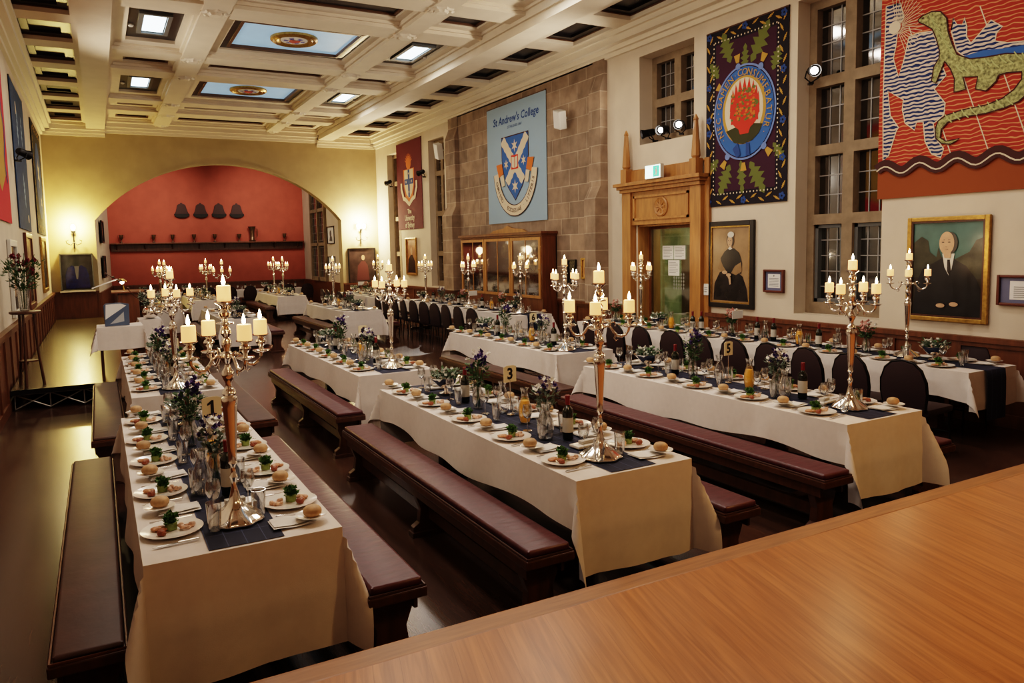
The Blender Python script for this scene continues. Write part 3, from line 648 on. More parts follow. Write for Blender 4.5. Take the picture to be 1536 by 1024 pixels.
for lab, z in (('upper small framed drawing on right side wall of alcove', 2.66), ('lower small framed drawing on right side wall of alcove', 1.6)):
    picture(lab, (7.375, 25.92, z), -PI/2+.03, .8, .62, .03, M['blackframe'], M['whitecard'], [('drawn_figure', M['greyframe'], [ell(-.05, .05, .1, .12), [(-.2, -.2), (.15, -.22), (.1, -.05), (-.1, -.02)]])])
# left wall
picture('brown-framed portrait on left wall beneath the blue banner', (XL+.005, 17.1, 1.82), PI/2, 1.5, 1.45, .09, M['mahog'], bg2, [('painted_figure', dk, [[(-.4, -.6), (-.3, 0), (0, .2), (.3, 0), (.4, -.6)]]), ('painted_face', skin, [ell(0, .35, .1, .15)])])
picture('narrow gilt-framed portrait on left wall beneath the dark banner', (XL+.005, 21.6, 1.9), PI/2, 1.7, 1.35, .09, M['gold'], dk, [('painted_figure', tree, [[(-.4, -.5), (-.3, 0), (0, .2), (.3, 0), (.4, -.5)]]), ('painted_face', skin, [ell(0, .3, .1, .15)])])
picture('white-framed picture on left wall behind the flower stand', (XL+.005, 13.9, 1.75), PI/2, 1.1, 1.2, .1, M['whiteplastic'], dk, [('painted_figure', bg2, [ell(0, 0, .2, .3)])])

# ------------------------------------------------------------------ banners
def banner(label, loc, rot, w, h, bm_, layers, name='hanging_banner', cat='banner'):
    t = thing(name, label, cat, loc, rot)
    obj('cloth', B().box(-w/2, -.02, -h/2, w/2, -.008, h/2), bm_, t)
    obj('hanging_rod', B().tube([(-w/2, -.012, h/2-.01), (w/2, -.012, h/2-.01)], .014, 8), M['darkwood'], t)
    for i, (n, m, b) in enumerate(layers):
        y = -.0225-.002*i
        if isinstance(b, B):
            n_ = max(1, len(b.v)); b.v = [(v[0], y-.0015*k/n_, v[2]) for k, v in enumerate(b.v)]; q = b
        else:
            q = B()
            for k, p in enumerate(b): q.poly(p, y-.000025*k)
        obj(n, q, m, t)
    return t
C_ = lambda n, c, **k: mat(n, c, .9, bump=.15, bscale=220, **k)
cW = C_('wool_cream', (.66, .56, .42)); cBk = C_('wool_black', (.012, .009, .016)); cPl = C_('wool_plum', (.045, .012, .03)); cBl = C_('wool_blue', (.045, .13, .36)); cGo = C_('wool_gold', (.46, .27, .06)); cGr = C_('wool_olive', (.13, .15, .04)); cGd = C_('wool_dark_olive', (.05, .05, .02)); cRd = C_('wool_red', (.58, .05, .03)); cOr = C_('wool_orange', (.62, .17, .04)); cSk = C_('wool_sky', (.30, .42, .52)); cNv = C_('wool_navy', (.03, .07, .22)); cMa = C_('wool_maroon', (.115, .010, .02)); cLb = C_('wool_periwinkle', (.16, .24, .48)); cBr = C_('wool_brown', (.06, .022, .02)); cRu = C_('wool_rust', (.26, .07, .022))
def ring(cx, cz, rx, rz, wx, n=48):
    o = ell(cx, cz, rx, rz, n); i_ = ell(cx, cz, rx-wx, rz-wx, n); b = B(); v = [(p[0], 0, p[1]) for p in o+i_]
    return b.add(v, [(k, (k+1) % n, n+(k+1) % n, n+k) for k in range(n)])
def strip(pts, w):
    b = B(); L_ = []; R_ = []
    for i, p in enumerate(pts):
        a = pts[max(0, i-1)]; c = pts[min(len(pts)-1, i+1)]; dx, dz = c[0]-a[0], c[1]-a[1]; l = math.hypot(dx, dz) or 1
        ww = w[i] if isinstance(w, list) else w
        L_.append((p[0]-dz/l*ww/2, 0, p[1]+dx/l*ww/2)); R_.append((p[0]+dz/l*ww/2, 0, p[1]-dx/l*ww/2))
    n = len(pts); return b.add(L_+R_, [(i, i+1, n+i+1, n+i) for i in range(n-1)])
def merge(*bs):
    b = B()
    for q in bs: b.add(q.v, q.f)
    return b
def thistle(cx, cz, ang, ln, wd):
    pr = [(0, .03), (.12, .18), (.2, .10), (.32, .38), (.38, .16), (.5, .46), (.56, .16), (.68, .34), (.74, .12), (.86, .2), (1, 0)]
    pts = [(t*ln, s*wd) for t, s in pr]+[(t*ln, -s*wd) for t, s in pr[::-1][1:]]
    c, s_ = math.cos(ang), math.sin(ang); out = B(); n = len(pr)
    L_ = [(cx+t*ln*c-s*wd*s_, 0, cz+t*ln*s_+s*wd*c) for t, s in pr]; Rr = [(cx+t*ln*c+s*wd*s_, 0, cz+t*ln*s_-s*wd*c) for t, s in pr]
    return out.add(L_+Rr, [(i, i+1, n+i+1, n+i) for i in range(n-1)])
# dark crest banner with burning bush
w, h = 1.57, 2.68
lv = [(-.28, .80, 1.9, .5, .34), (.12, .72, 1.0, .62, .36), (.0, .62, 1.55, .4, .2), (-.52, .62, 2.2, .3, .26), (.52, .52, 1.2, .34, .26), (-.28, -.72, -2.0, .5, .34), (.12, -.72, -1.05, .55, .34), (-.06, -.68, -1.5, .5, .22), (-.52, -.62, -2.4, .28, .24), (.54, -.5, -.9, .34, .22)]
lv = merge(*[thistle(*q) for q in lv])
border = B(); dots = B(); fl = B()
def bl(x, z, a, s=1):
    return thistle(x, z, a, .13*s, .05)
for i in range(17):
    z = -1.16+i*.145
    for s in (-1, 1): border.add(bl(s*.70, z, PI/2+(.5 if i % 2 else -.5)).v, bl(0, 0, 0).f)
for i in range(9):
    x = -.56+i*.14
    for s in (-1, 1): border.add(bl(x, s*1.25, (.5 if i % 2 else -.5)).v, bl(0, 0, 0).f)
for i in range(36):
    z = -1.14+i*2.28/35
    for s in (-1, 1): dots.poly(ell(s*.615, z, .012, .014, 6))
for i in range(19):
    x = -.585+i*.065
    for s in (-1, 1): dots.poly(ell(x, s*1.155, .012, .014, 6))
for x, z in ((-.71, 1.26), (.71, 1.26), (-.71, -1.26), (.71, -1.26), (0, 1.27), (0, -1.27), (-.71, .5), (.71, .5), (-.71, -.2), (.71, -.2), (.71, -.72), (-.71, .0)):
    for k in range(5): fl.poly(ell(x+.035*math.cos(k*1.257), z+.035*math.sin(k*1.257), .024, .024, 7))
thd = B()
for x, z, a in ((-.13, .76, 1.7), (.33, .68, 1.1), (-.44, .42, 2.5), (-.36, -.66, -2.2), (.42, -.56, -.8), (.0, -.72, -PI/2)):
    c, s_ = math.cos(a), math.sin(a); thd.add([(x+p*c-q*s_, 0, z+p*s_+q*c) for p, q in ((0, -.03), (.12, -.06), (.12, .06), (0, .03))], [(0, 1, 2, 3)])
thb = B()
for x, z in ((-.12, .70), (.31, .62), (-.40, .38), (-.32, -.6), (.38, -.52)): thb.poly(ell(x, z, .05, .05, 12))
flm = []
for k in range(13):
    a = PI*(-.15+1.3*k/12); x, z = .02+.24*math.cos(a), .06+.30*math.sin(a); flm.append([(x-.05, z-.06), (x+.03*math.cos(a)-.0, z+.16), (x+.05, z-.05)])
flm.append(ell(.02, .03, .28, .27)); flm.append([(-.06, -.3), (-.16, -.05), (-.05, .0), (.1, 0), (.2, -.06), (.1, -.3)])
rr = random.Random(3); bush = [ell(.02+rr.uniform(-.25, .25), .1+rr.uniform(-.2, .26), .026, .018, 7) for _ in range(70)]; bush2 = [ell(.02+rr.uniform(-.22, .22), .1+rr.uniform(-.2, .22), .024, .018, 7) for _ in range(40)]
banner('tall dark crest banner with burning bush and NEC GAMEN CONSUMEBATUR', (XR-.005, 8.115, 3.975), -PI/2, w, h, cBk, [
    ('plum_field', cPl, [[(-.58, -1.12), (.58, -1.12), (.58, 1.12), (-.58, 1.12)]]), ('thistle_leaves', lv.__class__() if False else cGr, lv), ('leaf_border', cGo, border), ('dot_border', cW, dots), ('blue_flowers', cNv, fl),
    ('thistle_heads', cGo, thd), ('thistle_bulbs', cLb, thb), ('outer_cord', cLb, ring(0, .02, .60, .70, .03)), ('blue_ring', cBl, [ell(0, .02, .56, .655, 48)]), ('yellow_field', cGo, [ell(0, .05, .42, .50, 40)]), ('cream_field', cW, [ell(0, .06, .37, .46, 40)]),
    ('ground_mound', cGd, [[(-.34, -.22), (-.2, -.19), (0, -.16), (.2, -.17), (.36, -.2), (.3, -.32), (.18, -.41), (0, -.45), (-.18, -.41)]]), ('flames', cRd, flm), ('bush_leaves', cGr, bush), ('bush_embers', cOr, bush2), ('buckle', cNv, [[(-.2, -.5), (-.1, -.42), (-.04, -.6), (-.12, -.64)], [(.06, -.43), (.12, -.44), (.14, -.63), (.06, -.63)]]),
    ('motto_lettering', cGo, arc_text('·NEC·GAMEN·CONSUMEBATUR·', .14, 0, .02, .485, .575, PI*1.22, -PI*.2, 0))])
# light blue college banner
def star(cx, cz, r, n=6):
    return [(cx+(r if i % 2 == 0 else r*.38)*math.cos(PI/2+i*PI/n), cz+(r if i % 2 == 0 else r*.38)*math.sin(PI/2+i*PI/n)) for i in range(2*n)]
shp = [(-.62, .62), (.62, .62), (.62, .1), (.55, -.2), (.35, -.55), (0, -.88), (-.35, -.55), (-.55, -.2), (-.62, .1)]
shi = [(p[0]*.955, (p[1]+.1)*.965-.1) for p in shp]
def band(x0, z0, x1, z1, w, n=16):
    pts = [(x0+(x1-x0)*i/n, z0+(z1-z0)*i/n) for i in range(n+1)]; return strip(pts, [w*(1+(.09 if i % 2 else -.09)) for i in range(n+1)])
arc = [(1.02*math.cos(a)*.86, -.12+.98*math.sin(a)) for a in [PI*1.03+i*(PI*.94)/24 for i in range(25)]]
banner('light blue college banner with St Andrew shield and motto ribbon', (XR-.065, 14.87, 4.02), -PI/2, 2.67, 2.74, cSk, [
    ('title_lettering', cNv, text_b("St Andrew's College", .25, .02, 1.0, shear=.1, bold=.004)), ('subtitle_lettering', cNv, text_b('ESTABLISHED 1867', .08, .0, .82)),
    ('shield_outline', cBr, [shp]), ('shield_field', cNv if False else cBl, [shi]), ('saltire', cW, merge(band(-.56, .55, .37, -.45, .22), band(.56, .55, -.37, -.45, .22))), ('stars', cW, [star(0, .37, .15), star(-.4, -.02, .12), star(.4, .0, .12), star(0, -.55, .16)]),
    ('book_cover', cRd, [[(-.16, -.16), (.16, -.16), (.16, .16), (-.16, .16)]]), ('book_pages', cW, [[(-.13, -.11), (-.01, -.14), (-.01, .11), (-.13, .13)], [(.01, -.14), (.13, -.11), (.13, .13), (.01, .11)]]),
    ('ribbon_outline', cBr, merge(strip(arc, .27))), ('ribbon', cW, strip(arc, .23)), ('ribbon_ends', cOr, [[(-.86, .0), (-.6, .02), (-.52, -.22), (-.74, -.3)], [(.86, .02), (.6, .04), (.52, -.2), (.74, -.28)]]), ('ribbon_tails', cW, [[(-.68, -.28), (-.52, -.24), (-.45, -.5), (-.6, -.52)], [(.68, -.26), (.52, -.22), (.45, -.48), (.6, -.5)]]),
    ('motto_lettering', cBr, arc_text('CHRISTO · ECCLESIAE · LITTERIS', .13, 0, -.12, .877, .98, PI*1.1, PI*1.9, 0, True))])
# maroon university banner
cre = merge(*[thistle(.0, .66, a, .32, .1) for a in [PI*.12+i*PI*.76/8 for i in range(9)]])
sx = .36
banner('narrow maroon banner with crest and The University of Sydney lettering', (XR-.005, 21.55, 4.06), -PI/2, 2.03, 2.7, cMa, [
    ('crest_mantling', cOr, merge(cre, B().poly(ell(0, .66, .2, .18)), B().poly([(-.45, .5), (.45, .5), (.42, 0), (.3, -.35), (0, -.52), (-.3, -.35), (-.42, 0)]))),
    ('shield', cW, [[(-sx, .48), (sx, .48), (sx, .0), (.22, -.26), (0, -.4), (-.22, -.26), (-sx, .0)]]), ('cross', cNv, [[(-.07, .48), (.07, .48), (.07, -.36), (-.07, -.36)], [(-sx, .2), (sx, .2), (sx, .03), (-sx, .03)]]),
    ('cross_charges', cW, [star(-.22, .115, .06), star(.22, .115, .06), star(0, .36, .05), star(0, -.2, .05)]),
    ('ribbon', cW, merge(strip([(-.62, .1), (-.62, -.1), (-.54, -.22), (-.46, -.38), (-.3, -.42), (-.14, -.5), (0, -.58), (.14, -.5), (.3, -.42), (.46, -.38), (.54, -.22), (.62, -.1), (.62, .1)], .13))),
    ('lettering', cW, merge(text_b('The', .2, 0, -.80, bold=.006), text_b('University', .24, 0, -1.0, bold=.006, xs=.8), text_b('of Sydney', .24, 0, -1.22, bold=.006, xs=.8)))])
# goanna tapestry (local origin lower left)
body = [(0.47,2.04),(0.52,2.07),(0.63,2.09),(0.73,2.06),(0.8,1.97),(0.82,1.82),(0.87,1.67),(0.93,1.54),(1.07,1.46),(1.24,1.44),(1.44,1.43),(1.6,1.39),(1.75,1.32),(1.83,1.18),(1.8,1.07),(1.71,1.01),(1.58,0.91),(1.46,0.87),(1.26,0.84),(1.01,0.84),(0.85,0.81),(0.78,0.74),(0.77,0.65),(0.84,0.6),(0.99,0.61),(0.89,0.56),(0.79,0.58),(0.72,0.65),(0.71,0.75),(0.74,0.84),(0.83,0.89),(1.01,0.92),(1.26,0.93),(1.42,0.97),(1.53,1.04),(1.6,1.13),(1.6,1.21),(1.45,1.23),(1.37,1.22),(1.35,1.16),(1.25,1.08),(1.14,1.12),(1.16,1.25),(1.0,1.28),(1.04,1.14),(0.91,1.13),(0.91,1.28),(0.86,1.4),(0.79,1.5),(0.77,1.44),(0.7,1.27),(0.65,1.31),(0.67,1.46),(0.73,1.55),(0.73,1.63),(0.69,1.77),(0.64,1.89),(0.54,1.97),(0.48,2.01)]
blue = [(0.06,2.31),(0.24,2.3),(0.29,2.12),(0.22,2.03),(0.2,1.82),(0.17,1.67),(0.24,1.44),(0.3,1.61),(0.36,1.88),(0.47,1.89),(0.64,1.87),(0.73,1.63),(0.76,1.46),(0.81,1.34),(0.68,1.21),(0.81,1.03),(0.8,0.9),(0.68,0.82),(0.71,0.66),(0.81,0.52),(0.78,0.42),(0.67,0.48),(0.59,0.63),(0.56,0.86),(0.48,0.87),(0.46,0.78),(0.34,0.88),(0.3,1.05),(0.31,1.16),(0.11,1.3),(0.15,1.0),(0.26,0.84),(0.23,0.8),(0.14,0.52),(0.07,0.46),(.05,1.2)]
blue2 = [(0.85,1.82),(0.87,1.95),(0.91,1.87),(0.97,1.85),(0.99,1.92),(1.02,1.82),(1.02,1.71),(1.07,1.63),(1.15,1.7),(1.27,1.82),(1.39,1.72),(1.33,1.67),(1.32,1.59),(1.44,1.54),(1.59,1.52),(1.81,1.48),(2.3,1.5),(2.3,1.3),(1.82,1.36),(1.6,1.41),(1.24,1.44),(1.03,1.48),(0.92,1.58)]
TW, TH = 2.95, 2.72
wv = [( .0+TW*i/60, .36+.05*math.sin(i*.72)+.02*(i/60)) for i in range(61)]
def outl(p, w): return strip(p+[p[0], p[1]], w)
rays = merge(*[strip([(.2+.07*math.cos(a), 2.03+.07*math.sin(a)), (.2+.34*math.cos(a), 2.03+.34*math.sin(a))], .006) for a in [-1.2+i*.14 for i in range(22)]])
diag = merge(*[strip([(x, 2.0), (x+.55, .42)], .011) for x in (.35, .75, 1.15, 1.6, 2.1)])
scal = merge(*[strip([(x-.03, z+.05), (x, z), (x+.05, z-.05)], .012) for x, z in [(.62+i*.03, 2.02-i*.055) for i in range(9)]+[(.95+i*.075, 1.38-(.03 if i % 2 else 0)) for i in range(10)]+[(.85+i*.09, .85+i*.012) for i in range(8)]])
t = thing('woven_tapestry', 'large woven tapestry of long-necked green goanna over red wavy ground', 'tapestry', (XR-.005, 5.95, 2.56), -PI/2)
obj('cloth', B().box(0, -.02, 0, TW, -.008, TH), cRu, t)
lay = [('red_waves', wavemat('red_wave_weave', (.36, .042, .026), (.62, .25, .12), 6.5, 3.2, .86, 1.6), B().poly([(0, .36), (TW, .4), (TW, TH), (0, TH)])),
       ('dotted_lines', cW, diag), ('blue_waves', wavemat('blue_wave_weave', (.018, .035, .12), (.62, .50, .40), 7, 2.4, .5, 2.4), merge(B().poly(blue), B().poly(blue2))), ('cream_outlines', cW, merge(outl(blue, .012), outl(blue2, .012))),
       ('lake', cBl, B().poly([(.9, 1.5), (1.2, 1.52), (1.5, 1.48), (1.85, 1.46), (1.85, 1.38), (1.3, 1.42), (1.0, 1.46)])), ('sun_rays', cW, rays), ('sun', cW, B().poly(ell(.18, 2.03, .075, .075, 20))),
       ('goanna', mat('goanna_scales', (.30, .30, .13), .9, var=.75, vscale=28), B().poly(body)), ('goanna_outline', cBr, outl(body, .014)), ('goanna_markings', C_('wool_pale_green', (.42, .45, .20)), scal), ('goanna_eye', cBr, B().poly(ell(.53, 2.04, .012, .012, 8))),
       ('dark_wavy_band', cBr, strip(wv, .13)), ('cream_wavy_line', cW, strip([(x, z-.02) for x, z in wv], .016))]
for i, (n, m, q) in enumerate(lay):
    q.v = [(v[0], -.0225-.002*i, v[2]) for v in q.v]; obj(n, q, m, t)
# left wall banners
cRed = C_('wool_scarlet', (.55, .03, .045))
banner('scarlet banner with yellow centre, nearest on left wall', (XL+.005, 12.9, 3.95), PI/2, 2.7, 2.66, cRed, [('yellow_panel', cGo, [[(-1.1, -.3), (-.6, 1.1), (.6, 1.1), (1.0, .2), (.9, -.6), (.2, -.9)]]), ('blue_scroll', cNv, merge(strip([(1.0+.12*math.sin(i*.7), 1.2-i*.1) for i in range(20)], .1)))])
banner('dark blue banner, middle one on left wall', (XL+.005, 17.0, 3.95), PI/2, 2.6, 2.68, C_('wool_slate_blue', (.03, .06, .13), var=.2), [('pale_motifs', cSk, merge(thistle(.3, -.9, 1.8, .7, .3), thistle(.5, .3, 1.6, .6, .3), thistle(-.4, .2, 1.5, .7, .3))), ('cream_motifs', cW, [ell(.7, -1.1, .12, .08), ell(-.5, .9, .1, .12)])])
banner('black and gold patterned banner, farthest on left wall', (XL+.005, 21.9, 3.98), PI/2, 3.1, 2.66, cBk, [('gold_border', cGo, merge(*[thistle(sx_, -1.2+i*.2, PI/2+(.5 if i % 2 else -.5), .2, .1) for i in range(12) for sx_ in (-1.35, 1.35)], *[thistle(-1.2+i*.22, z_, .4 if i % 2 else -.4, .2, .1) for i in range(11) for z_ in (-1.2, 1.2)])), ('blue_field', cNv, [ell(0, 0, .9, .95)]), ('cream_charges', cW, [star(0, .2, .4), star(.4, -.5, .2)])])

# ------------------------------------------------------------------ lamps, speakers, sconces
def spot_fact():
    t = thing('spotlight', '', 'spotlight')
    o = obj('lamp_body', B().lathe([(.045, -.12), (.06, -.1), (.065, .05), (.085, .12), (.08, .12), (.07, .07)], 16, capt=False), M['blackmetal'], t, smooth=40); o.rotation_euler = (PI/2+.2, 0, 0); o.location = (0, -.05, .02)
    l = obj('lens', B().lathe([(.0, .075), (.05, .075)], 16, capt=False), M['spotlens'], t); l.rotation_euler = (PI/2+.2, 0, 0); l.location = (0, -.05, .02)
    obj('bracket', B().tube([(-.08, -.05, .02), (-.09, 0, -.06), (0, .06, -.12), (.09, 0, -.06), (.08, -.05, .02)], .01, 6).box(-.03, .03, -.14, .03, .12, -.11), M['blackmetal'], t)
    return t
FACT['spot'] = spot_fact
for lab, loc, rz in (('black spotlight lit on transom of the tall window', (XR+.05, 7.0, 4.33), -PI/2+.9), ('lit spotlight on high window sill, left one', (XR+.08, 10.35, 4.0), -PI/2-.5), ('lit spotlight on high window sill, middle one', (XR+.08, 9.98, 4.0), -PI/2+.2), ('lit spotlight on high window sill, right one', (XR+.08, 9.6, 4.03), -PI/2+.6),
                     ('black spotlight beside the maroon banner, nearer side', (XR-.14, 20.2, 4.3), -PI/2-1.2), ('black spotlight on the farthest window beside the corner', (XR-.14, 22.95, 4.25), -PI/2-1.2), ('black spotlight between banners on left wall', (XL+.16, 15.1, 3.84), PI/2+.9)):
    put('spot', loc, lab, 'spotlights on the side walls', rz)
def speaker(label, loc, w, h, rz):
    t = thing('loudspeaker', label, 'speaker', loc, rz)
    obj('cabinet', B().box(-w/2, -.12, -h/2, w/2, .04, h/2), M['whiteplastic'], t, bevel=.01); obj('grille', B().box(-w/2+.015, -.125, -h/2+.02, w/2-.015, -.121, h/2-.02), M['whitecard'], t); obj('bracket', B().tube([(0, .04, 0), (0, .13, 0)], .02, 6), M['whiteplastic'], t)
    t.rotation_euler = (.25, .3, rz)
speaker('white loudspeaker on stone wall right of the light blue banner', (XR-.24, 12.7, 4.62), .24, .36, -PI/2)
speaker('small white loudspeaker high beside the stone pier', (XR-.20, 18.78, 4.75), .26, .42, -PI/2)
def sconce(label, x, z):
    t = thing('wall_sconce', label, 'wall light', (x, YB-.01, z))
    b = B().tube([(0, -.03, -.3), (0, -.05, 0), (0, -.03, .15)], .018, 8)
    for s in (-1, 1):
        b.tube([(0, -.06, -.12), (s*.08, -.1, -.2), (s*.18, -.13, -.16), (s*.2, -.13, -.08), (s*.14, -.12, -.06)], .012, 6)
    b.lathe([(.05, .15), (.06, .2), (.03, .22)], 12, (0, -.1, 0)).tube([(0, -.05, .1), (0, -.1, .16)], .015, 6)
    obj('iron_bracket', b, M['blackmetal'], t, smooth=40)
    for s in ((-1, 1) if x > 3 else (0,)):
        obj('lamp_globe', B().blob((s*.1, -.12, .30), (.06, .06, .09), 12, 8), M['glow'], t, smooth=60)
sconce('black iron scroll wall light left of arch above the robe case', -.56, 2.62)
sconce('bright twin-globe wall light right of the arch', 8.0, 2.62)

# ------------------------------------------------------------------ alcove shelf with cups and bell plaques
t = thing('wall_shelf', 'long dark wooden shelf across the red alcove wall', 'shelf', (3.95, YA-.005, 2.5))
obj('board', B().box(-3.5, -.32, 0, 3.5, 0, .05), M['panelwood'], t, bevel=.008); obj('apron', B().box(-3.48, -.1, -.26, 3.48, 0, 0), M['darkwood'], t)
for i in range(8): x = -3.3+i*.94; obj('bracket', B().prism([(-.28, 0), (-.1, 0), (-.1, -.2)], 0, x-.02, x+.02), M['darkwood'], t)
bronze = mat('dull_bronze', (.16, .10, .06), .3, metal=.7)
FACT['mcup'] = cup_fact(.95, bronze); FACT['jug'] = lambda: (lambda t: (obj('body', B().lathe([(.12, 0), (.14, .02), (.09, .08), (.09, .4), (.13, .52), (.15, .58), (.14, .58)], 18), bronze, t, smooth=50), obj('handle', B().tube([(.1, 0, .5), (.2, 0, .48), (.2, 0, .2), (.1, 0, .12)], .015, 6), bronze, t), t)[-1])(thing('trophy', '', 'trophy'))
for i, (x, k, d) in enumerate(((.82, 'mcup', 'first bronze two-handled cup from left on alcove shelf'), (1.9, 'mcup', 'second bronze two-handled cup from left on alcove shelf'), (2.55, 'mcup', 'third bronze two-handled cup from left on alcove shelf'), (3.3, 'mcup', 'fourth bronze two-handled cup from left on alcove shelf'), (4.05, 'mcup', 'fifth bronze two-handled cup from left on alcove shelf'), (4.95, 'mcup', 'sixth bronze cup on alcove shelf, left of tall jug'), (5.45, 'jug', 'tall bronze jug on alcove shelf'), (6.7, 'mcup', 'bronze cup at right end of alcove shelf'))):
    put(k, (x, YA-.17, 2.553), d, 'trophies on the alcove shelf')
pl = mat('plaque_brown', (.045, .014, .012), .6)
def bellf():
    t = thing('bell_plaque', '', 'plaque')
    o = [(-.26, -.1), (-.21, -.02), (-.17, .12), (-.15, .22), (-.10, .27), (-.05, .275), (-.03, .32), (.03, .32), (.05, .275), (.10, .27), (.15, .22), (.17, .12), (.21, -.02), (.26, -.1)]
    obj('bell_body', B().prism(o, 1, -.06, .0), pl, t, bevel=.006)
    obj('bell_rim', B().prism([(-.27, -.1), (.27, -.1), (.26, -.17), (.16, -.23), (0, -.25), (-.16, -.23), (-.26, -.17)], 1, -.09, .0), M['ink'], t, bevel=.006)
    return t
FACT['bell'] = bellf
for i, x in enumerate((2.93, 3.6, 4.27, 4.93)): put('bell', (x, YA, 3.72), f'dark bell-shaped plaque on red alcove wall, {ORD[i]} from left', 'bell plaques on the red wall')

# ------------------------------------------------------------------ stages
t = thing('stage_platform', 'honey-coloured boarded dais filling the near right corner', 'stage', (0, 0, 0))
obj('deck', B().box(XL+.1, YF+.1, .36, XR-.1, 2.70, .42), M['deck'], t); obj('nosing', B().box(XL+.1, 2.70, .355, XR-.1, 2.83, .42), M['nosing'], t, bevel=.01)
obj('riser', B().box(XL+.1, YF+.1, .002, XR-.1, 2.78, .355), M['darkwood'], t)
t = thing('portable_stage', 'low portable stage with silver truss along left wall', 'stage', (0, 0, 0))
obj('deck', B().box(XL+.07, 11.66, .24, .98, YB-.1, .30), M['pdeck'], t); obj('edge_rail', B().box(XL+.07, 11.62, .235, .98, 11.66, .30), M['blackmetal'], t)
for yy in (11.75, 13.9):
    b = B(); n = 5; st = 2.1/n
    b.tube([(XL+.1, yy, .035), (.95, yy, .035)], .012, 6) if yy > 12 else None
    b.tube([(XL+.1, yy, .22), (.95, yy, .22)], .012, 6)
    for i in range(n+1): b.tube([(XL+.1+i*st*.98, yy, .015), (XL+.1+i*st*.98, yy, .24)], .009, 6)
    for i in range(n):
        a = XL+.1+i*st*.98; c = a+st*.98
        b.tube([(a, yy, .22), (c, yy, .02)] if True else [], .009, 6); b.tube([(a, yy, .02), (c, yy, .22)], .009, 6)
    obj('truss', b, M['truss'], t)
# ------------------------------------------------------------------ prototype factories
TT = .757     # height of things standing on a tablecloth
def F(kind):
    def d(fn): FACT[kind] = fn; return fn
    return d
@F('plate')
def _():
    t = thing('starter_plate', '', 'plate')
    obj('dish', B().lathe([(.05, 0), (.075, .001), (.10, .006), (.135, .014), (.138, .016), (.10, .010), (.07, .005), (.0, .004)], 28, capt=False), M['china'], t, smooth=60); return t
@F('salad')
def _():
    t = thing('salad_cup', '', 'salad')
    obj('cucumber_ring', B().lathe([(.026, 0), (.028, .034), (.023, .035), (.022, .02), (0, .02)], 14, capt=False), M['cucumber'], t, smooth=50)
    b = B(); r = random.Random(5)
    for i in range(110):
        a = r.uniform(0, 2*PI); e = r.uniform(-.1, 1.3); c = (r.uniform(-.02, .02), r.uniform(-.02, .02), r.uniform(.03, .07)); b.leafq(c, (math.cos(a)*math.cos(e), math.sin(a)*math.cos(e), math.sin(e)), (r.uniform(-1, 1), r.uniform(-1, 1), 1), r.uniform(.018, .034), r.uniform(.016, .028))
    obj('herb_leaves', b, M['herb'], t); return t
def blobs(name, cat, m, n, sp, rr_, seed, flat=.6):
    def f():
        t = thing(name, '', cat); r = random.Random(seed); b = B()
        for i in range(n): s = rr_*r.uniform(.7, 1.2); b.blob((r.uniform(-sp, sp), r.uniform(-sp*.7, sp*.7), s*flat), (s, s*r.uniform(.6, 1), s*flat), 8, 5, .15, r)
        obj('serving', b, m, t, smooth=60); return t
    return f
FACT['salmon'] = blobs('smoked_salmon', 'food', M['salmon'], 12, .03, .016, 2, .5)
FACT['relish'] = blobs('tomato_relish', 'food', M['roe'], 6, .012, .016, 4, .8)
FACT['prawns'] = blobs('prawn_serving', 'food', M['prawn'], 12, .032, .014, 6, .8)
@F('sideplate')
def _():
    t = thing('side_plate', '', 'plate')
    obj('dish', B().lathe([(.035, 0), (.055, .003), (.075, .010), (.076, .011), (.05, .005), (0, .004)], 22, capt=False), M['china'], t, smooth=60); return t
@F('roll')
def _():
    t = thing('bread_roll', '', 'bread'); r = random.Random(9)
    b = B().lathe([(.0, 0), (.034, .001), (.043, .010), (.045, .020), (.042, .033), (.033, .043), (.017, .049), (0, .050)], 18, capb=False, capt=False)
    obj('crust', b, M['bread'], t, smooth=70); return t
@F('knife')
def _():
    t = thing('table_knife', '', 'knife')
    obj('blade', B().prism([(-.105, -.004), (-.1, -.009), (.0, -.009), (.0, .006), (-.08, .006)], 2, 0, .002), M['steel'], t); obj('handle', B().box(0, -.006, 0, .095, .006, .006), M['steel'], t, bevel=.002); return t
@F('fork')
def _():
    t = thing('table_fork', '', 'fork')
    b = B().prism([(-.06, -.011), (-.045, -.012), (-.02, -.004), (-.02, .004), (-.045, .012), (-.06, .011)], 2, .001, .003)
    for k in range(4): b.box(-.1, -.011+k*.0065, .002, -.058, -.0085+k*.0065, .004)
    obj('tines', b, M['steel'], t); obj('handle', B().prism([(-.02, -.003), (.06, -.004), (.095, -.008), (.1, 0), (.095, .008), (.06, .004), (-.02, .003)], 2, 0, .003), M['steel'], t); return t
@F('napkin')
def _():
    t = thing('folded_napkin', '', 'napkin')
    b = B(); n = 8
    for l in range(2):
        vs = []; z = .002+l*.006; w = .10-l*.006; d = .07-l*.01
        for i in range(n+1):
            for j in range(n+1): u = i/n*2-1; v = j/n*2-1; vs.append((u*w, v*d+l*.006, z+.004*math.sin(3*u+2*v+l)*(1-abs(u)*.3)+.004))
        b.add(vs, [(i*(n+1)+j, (i+1)*(n+1)+j, (i+1)*(n+1)+j+1, i*(n+1)+j+1) for i in range(n) for j in range(n)])
    obj('folds', b, M['napkin'], t, smooth=60); return t
@F('tumbler')
def _():
    t = thing('water_tumbler', '', 'glass')
    obj('glass_body', B().lathe([(.026, 0), (.028, .004), (.036, .135), (.0345, .135), (.0265, .012), (0, .010)], 20, capt=False), M['glass'], t, smooth=50); return t
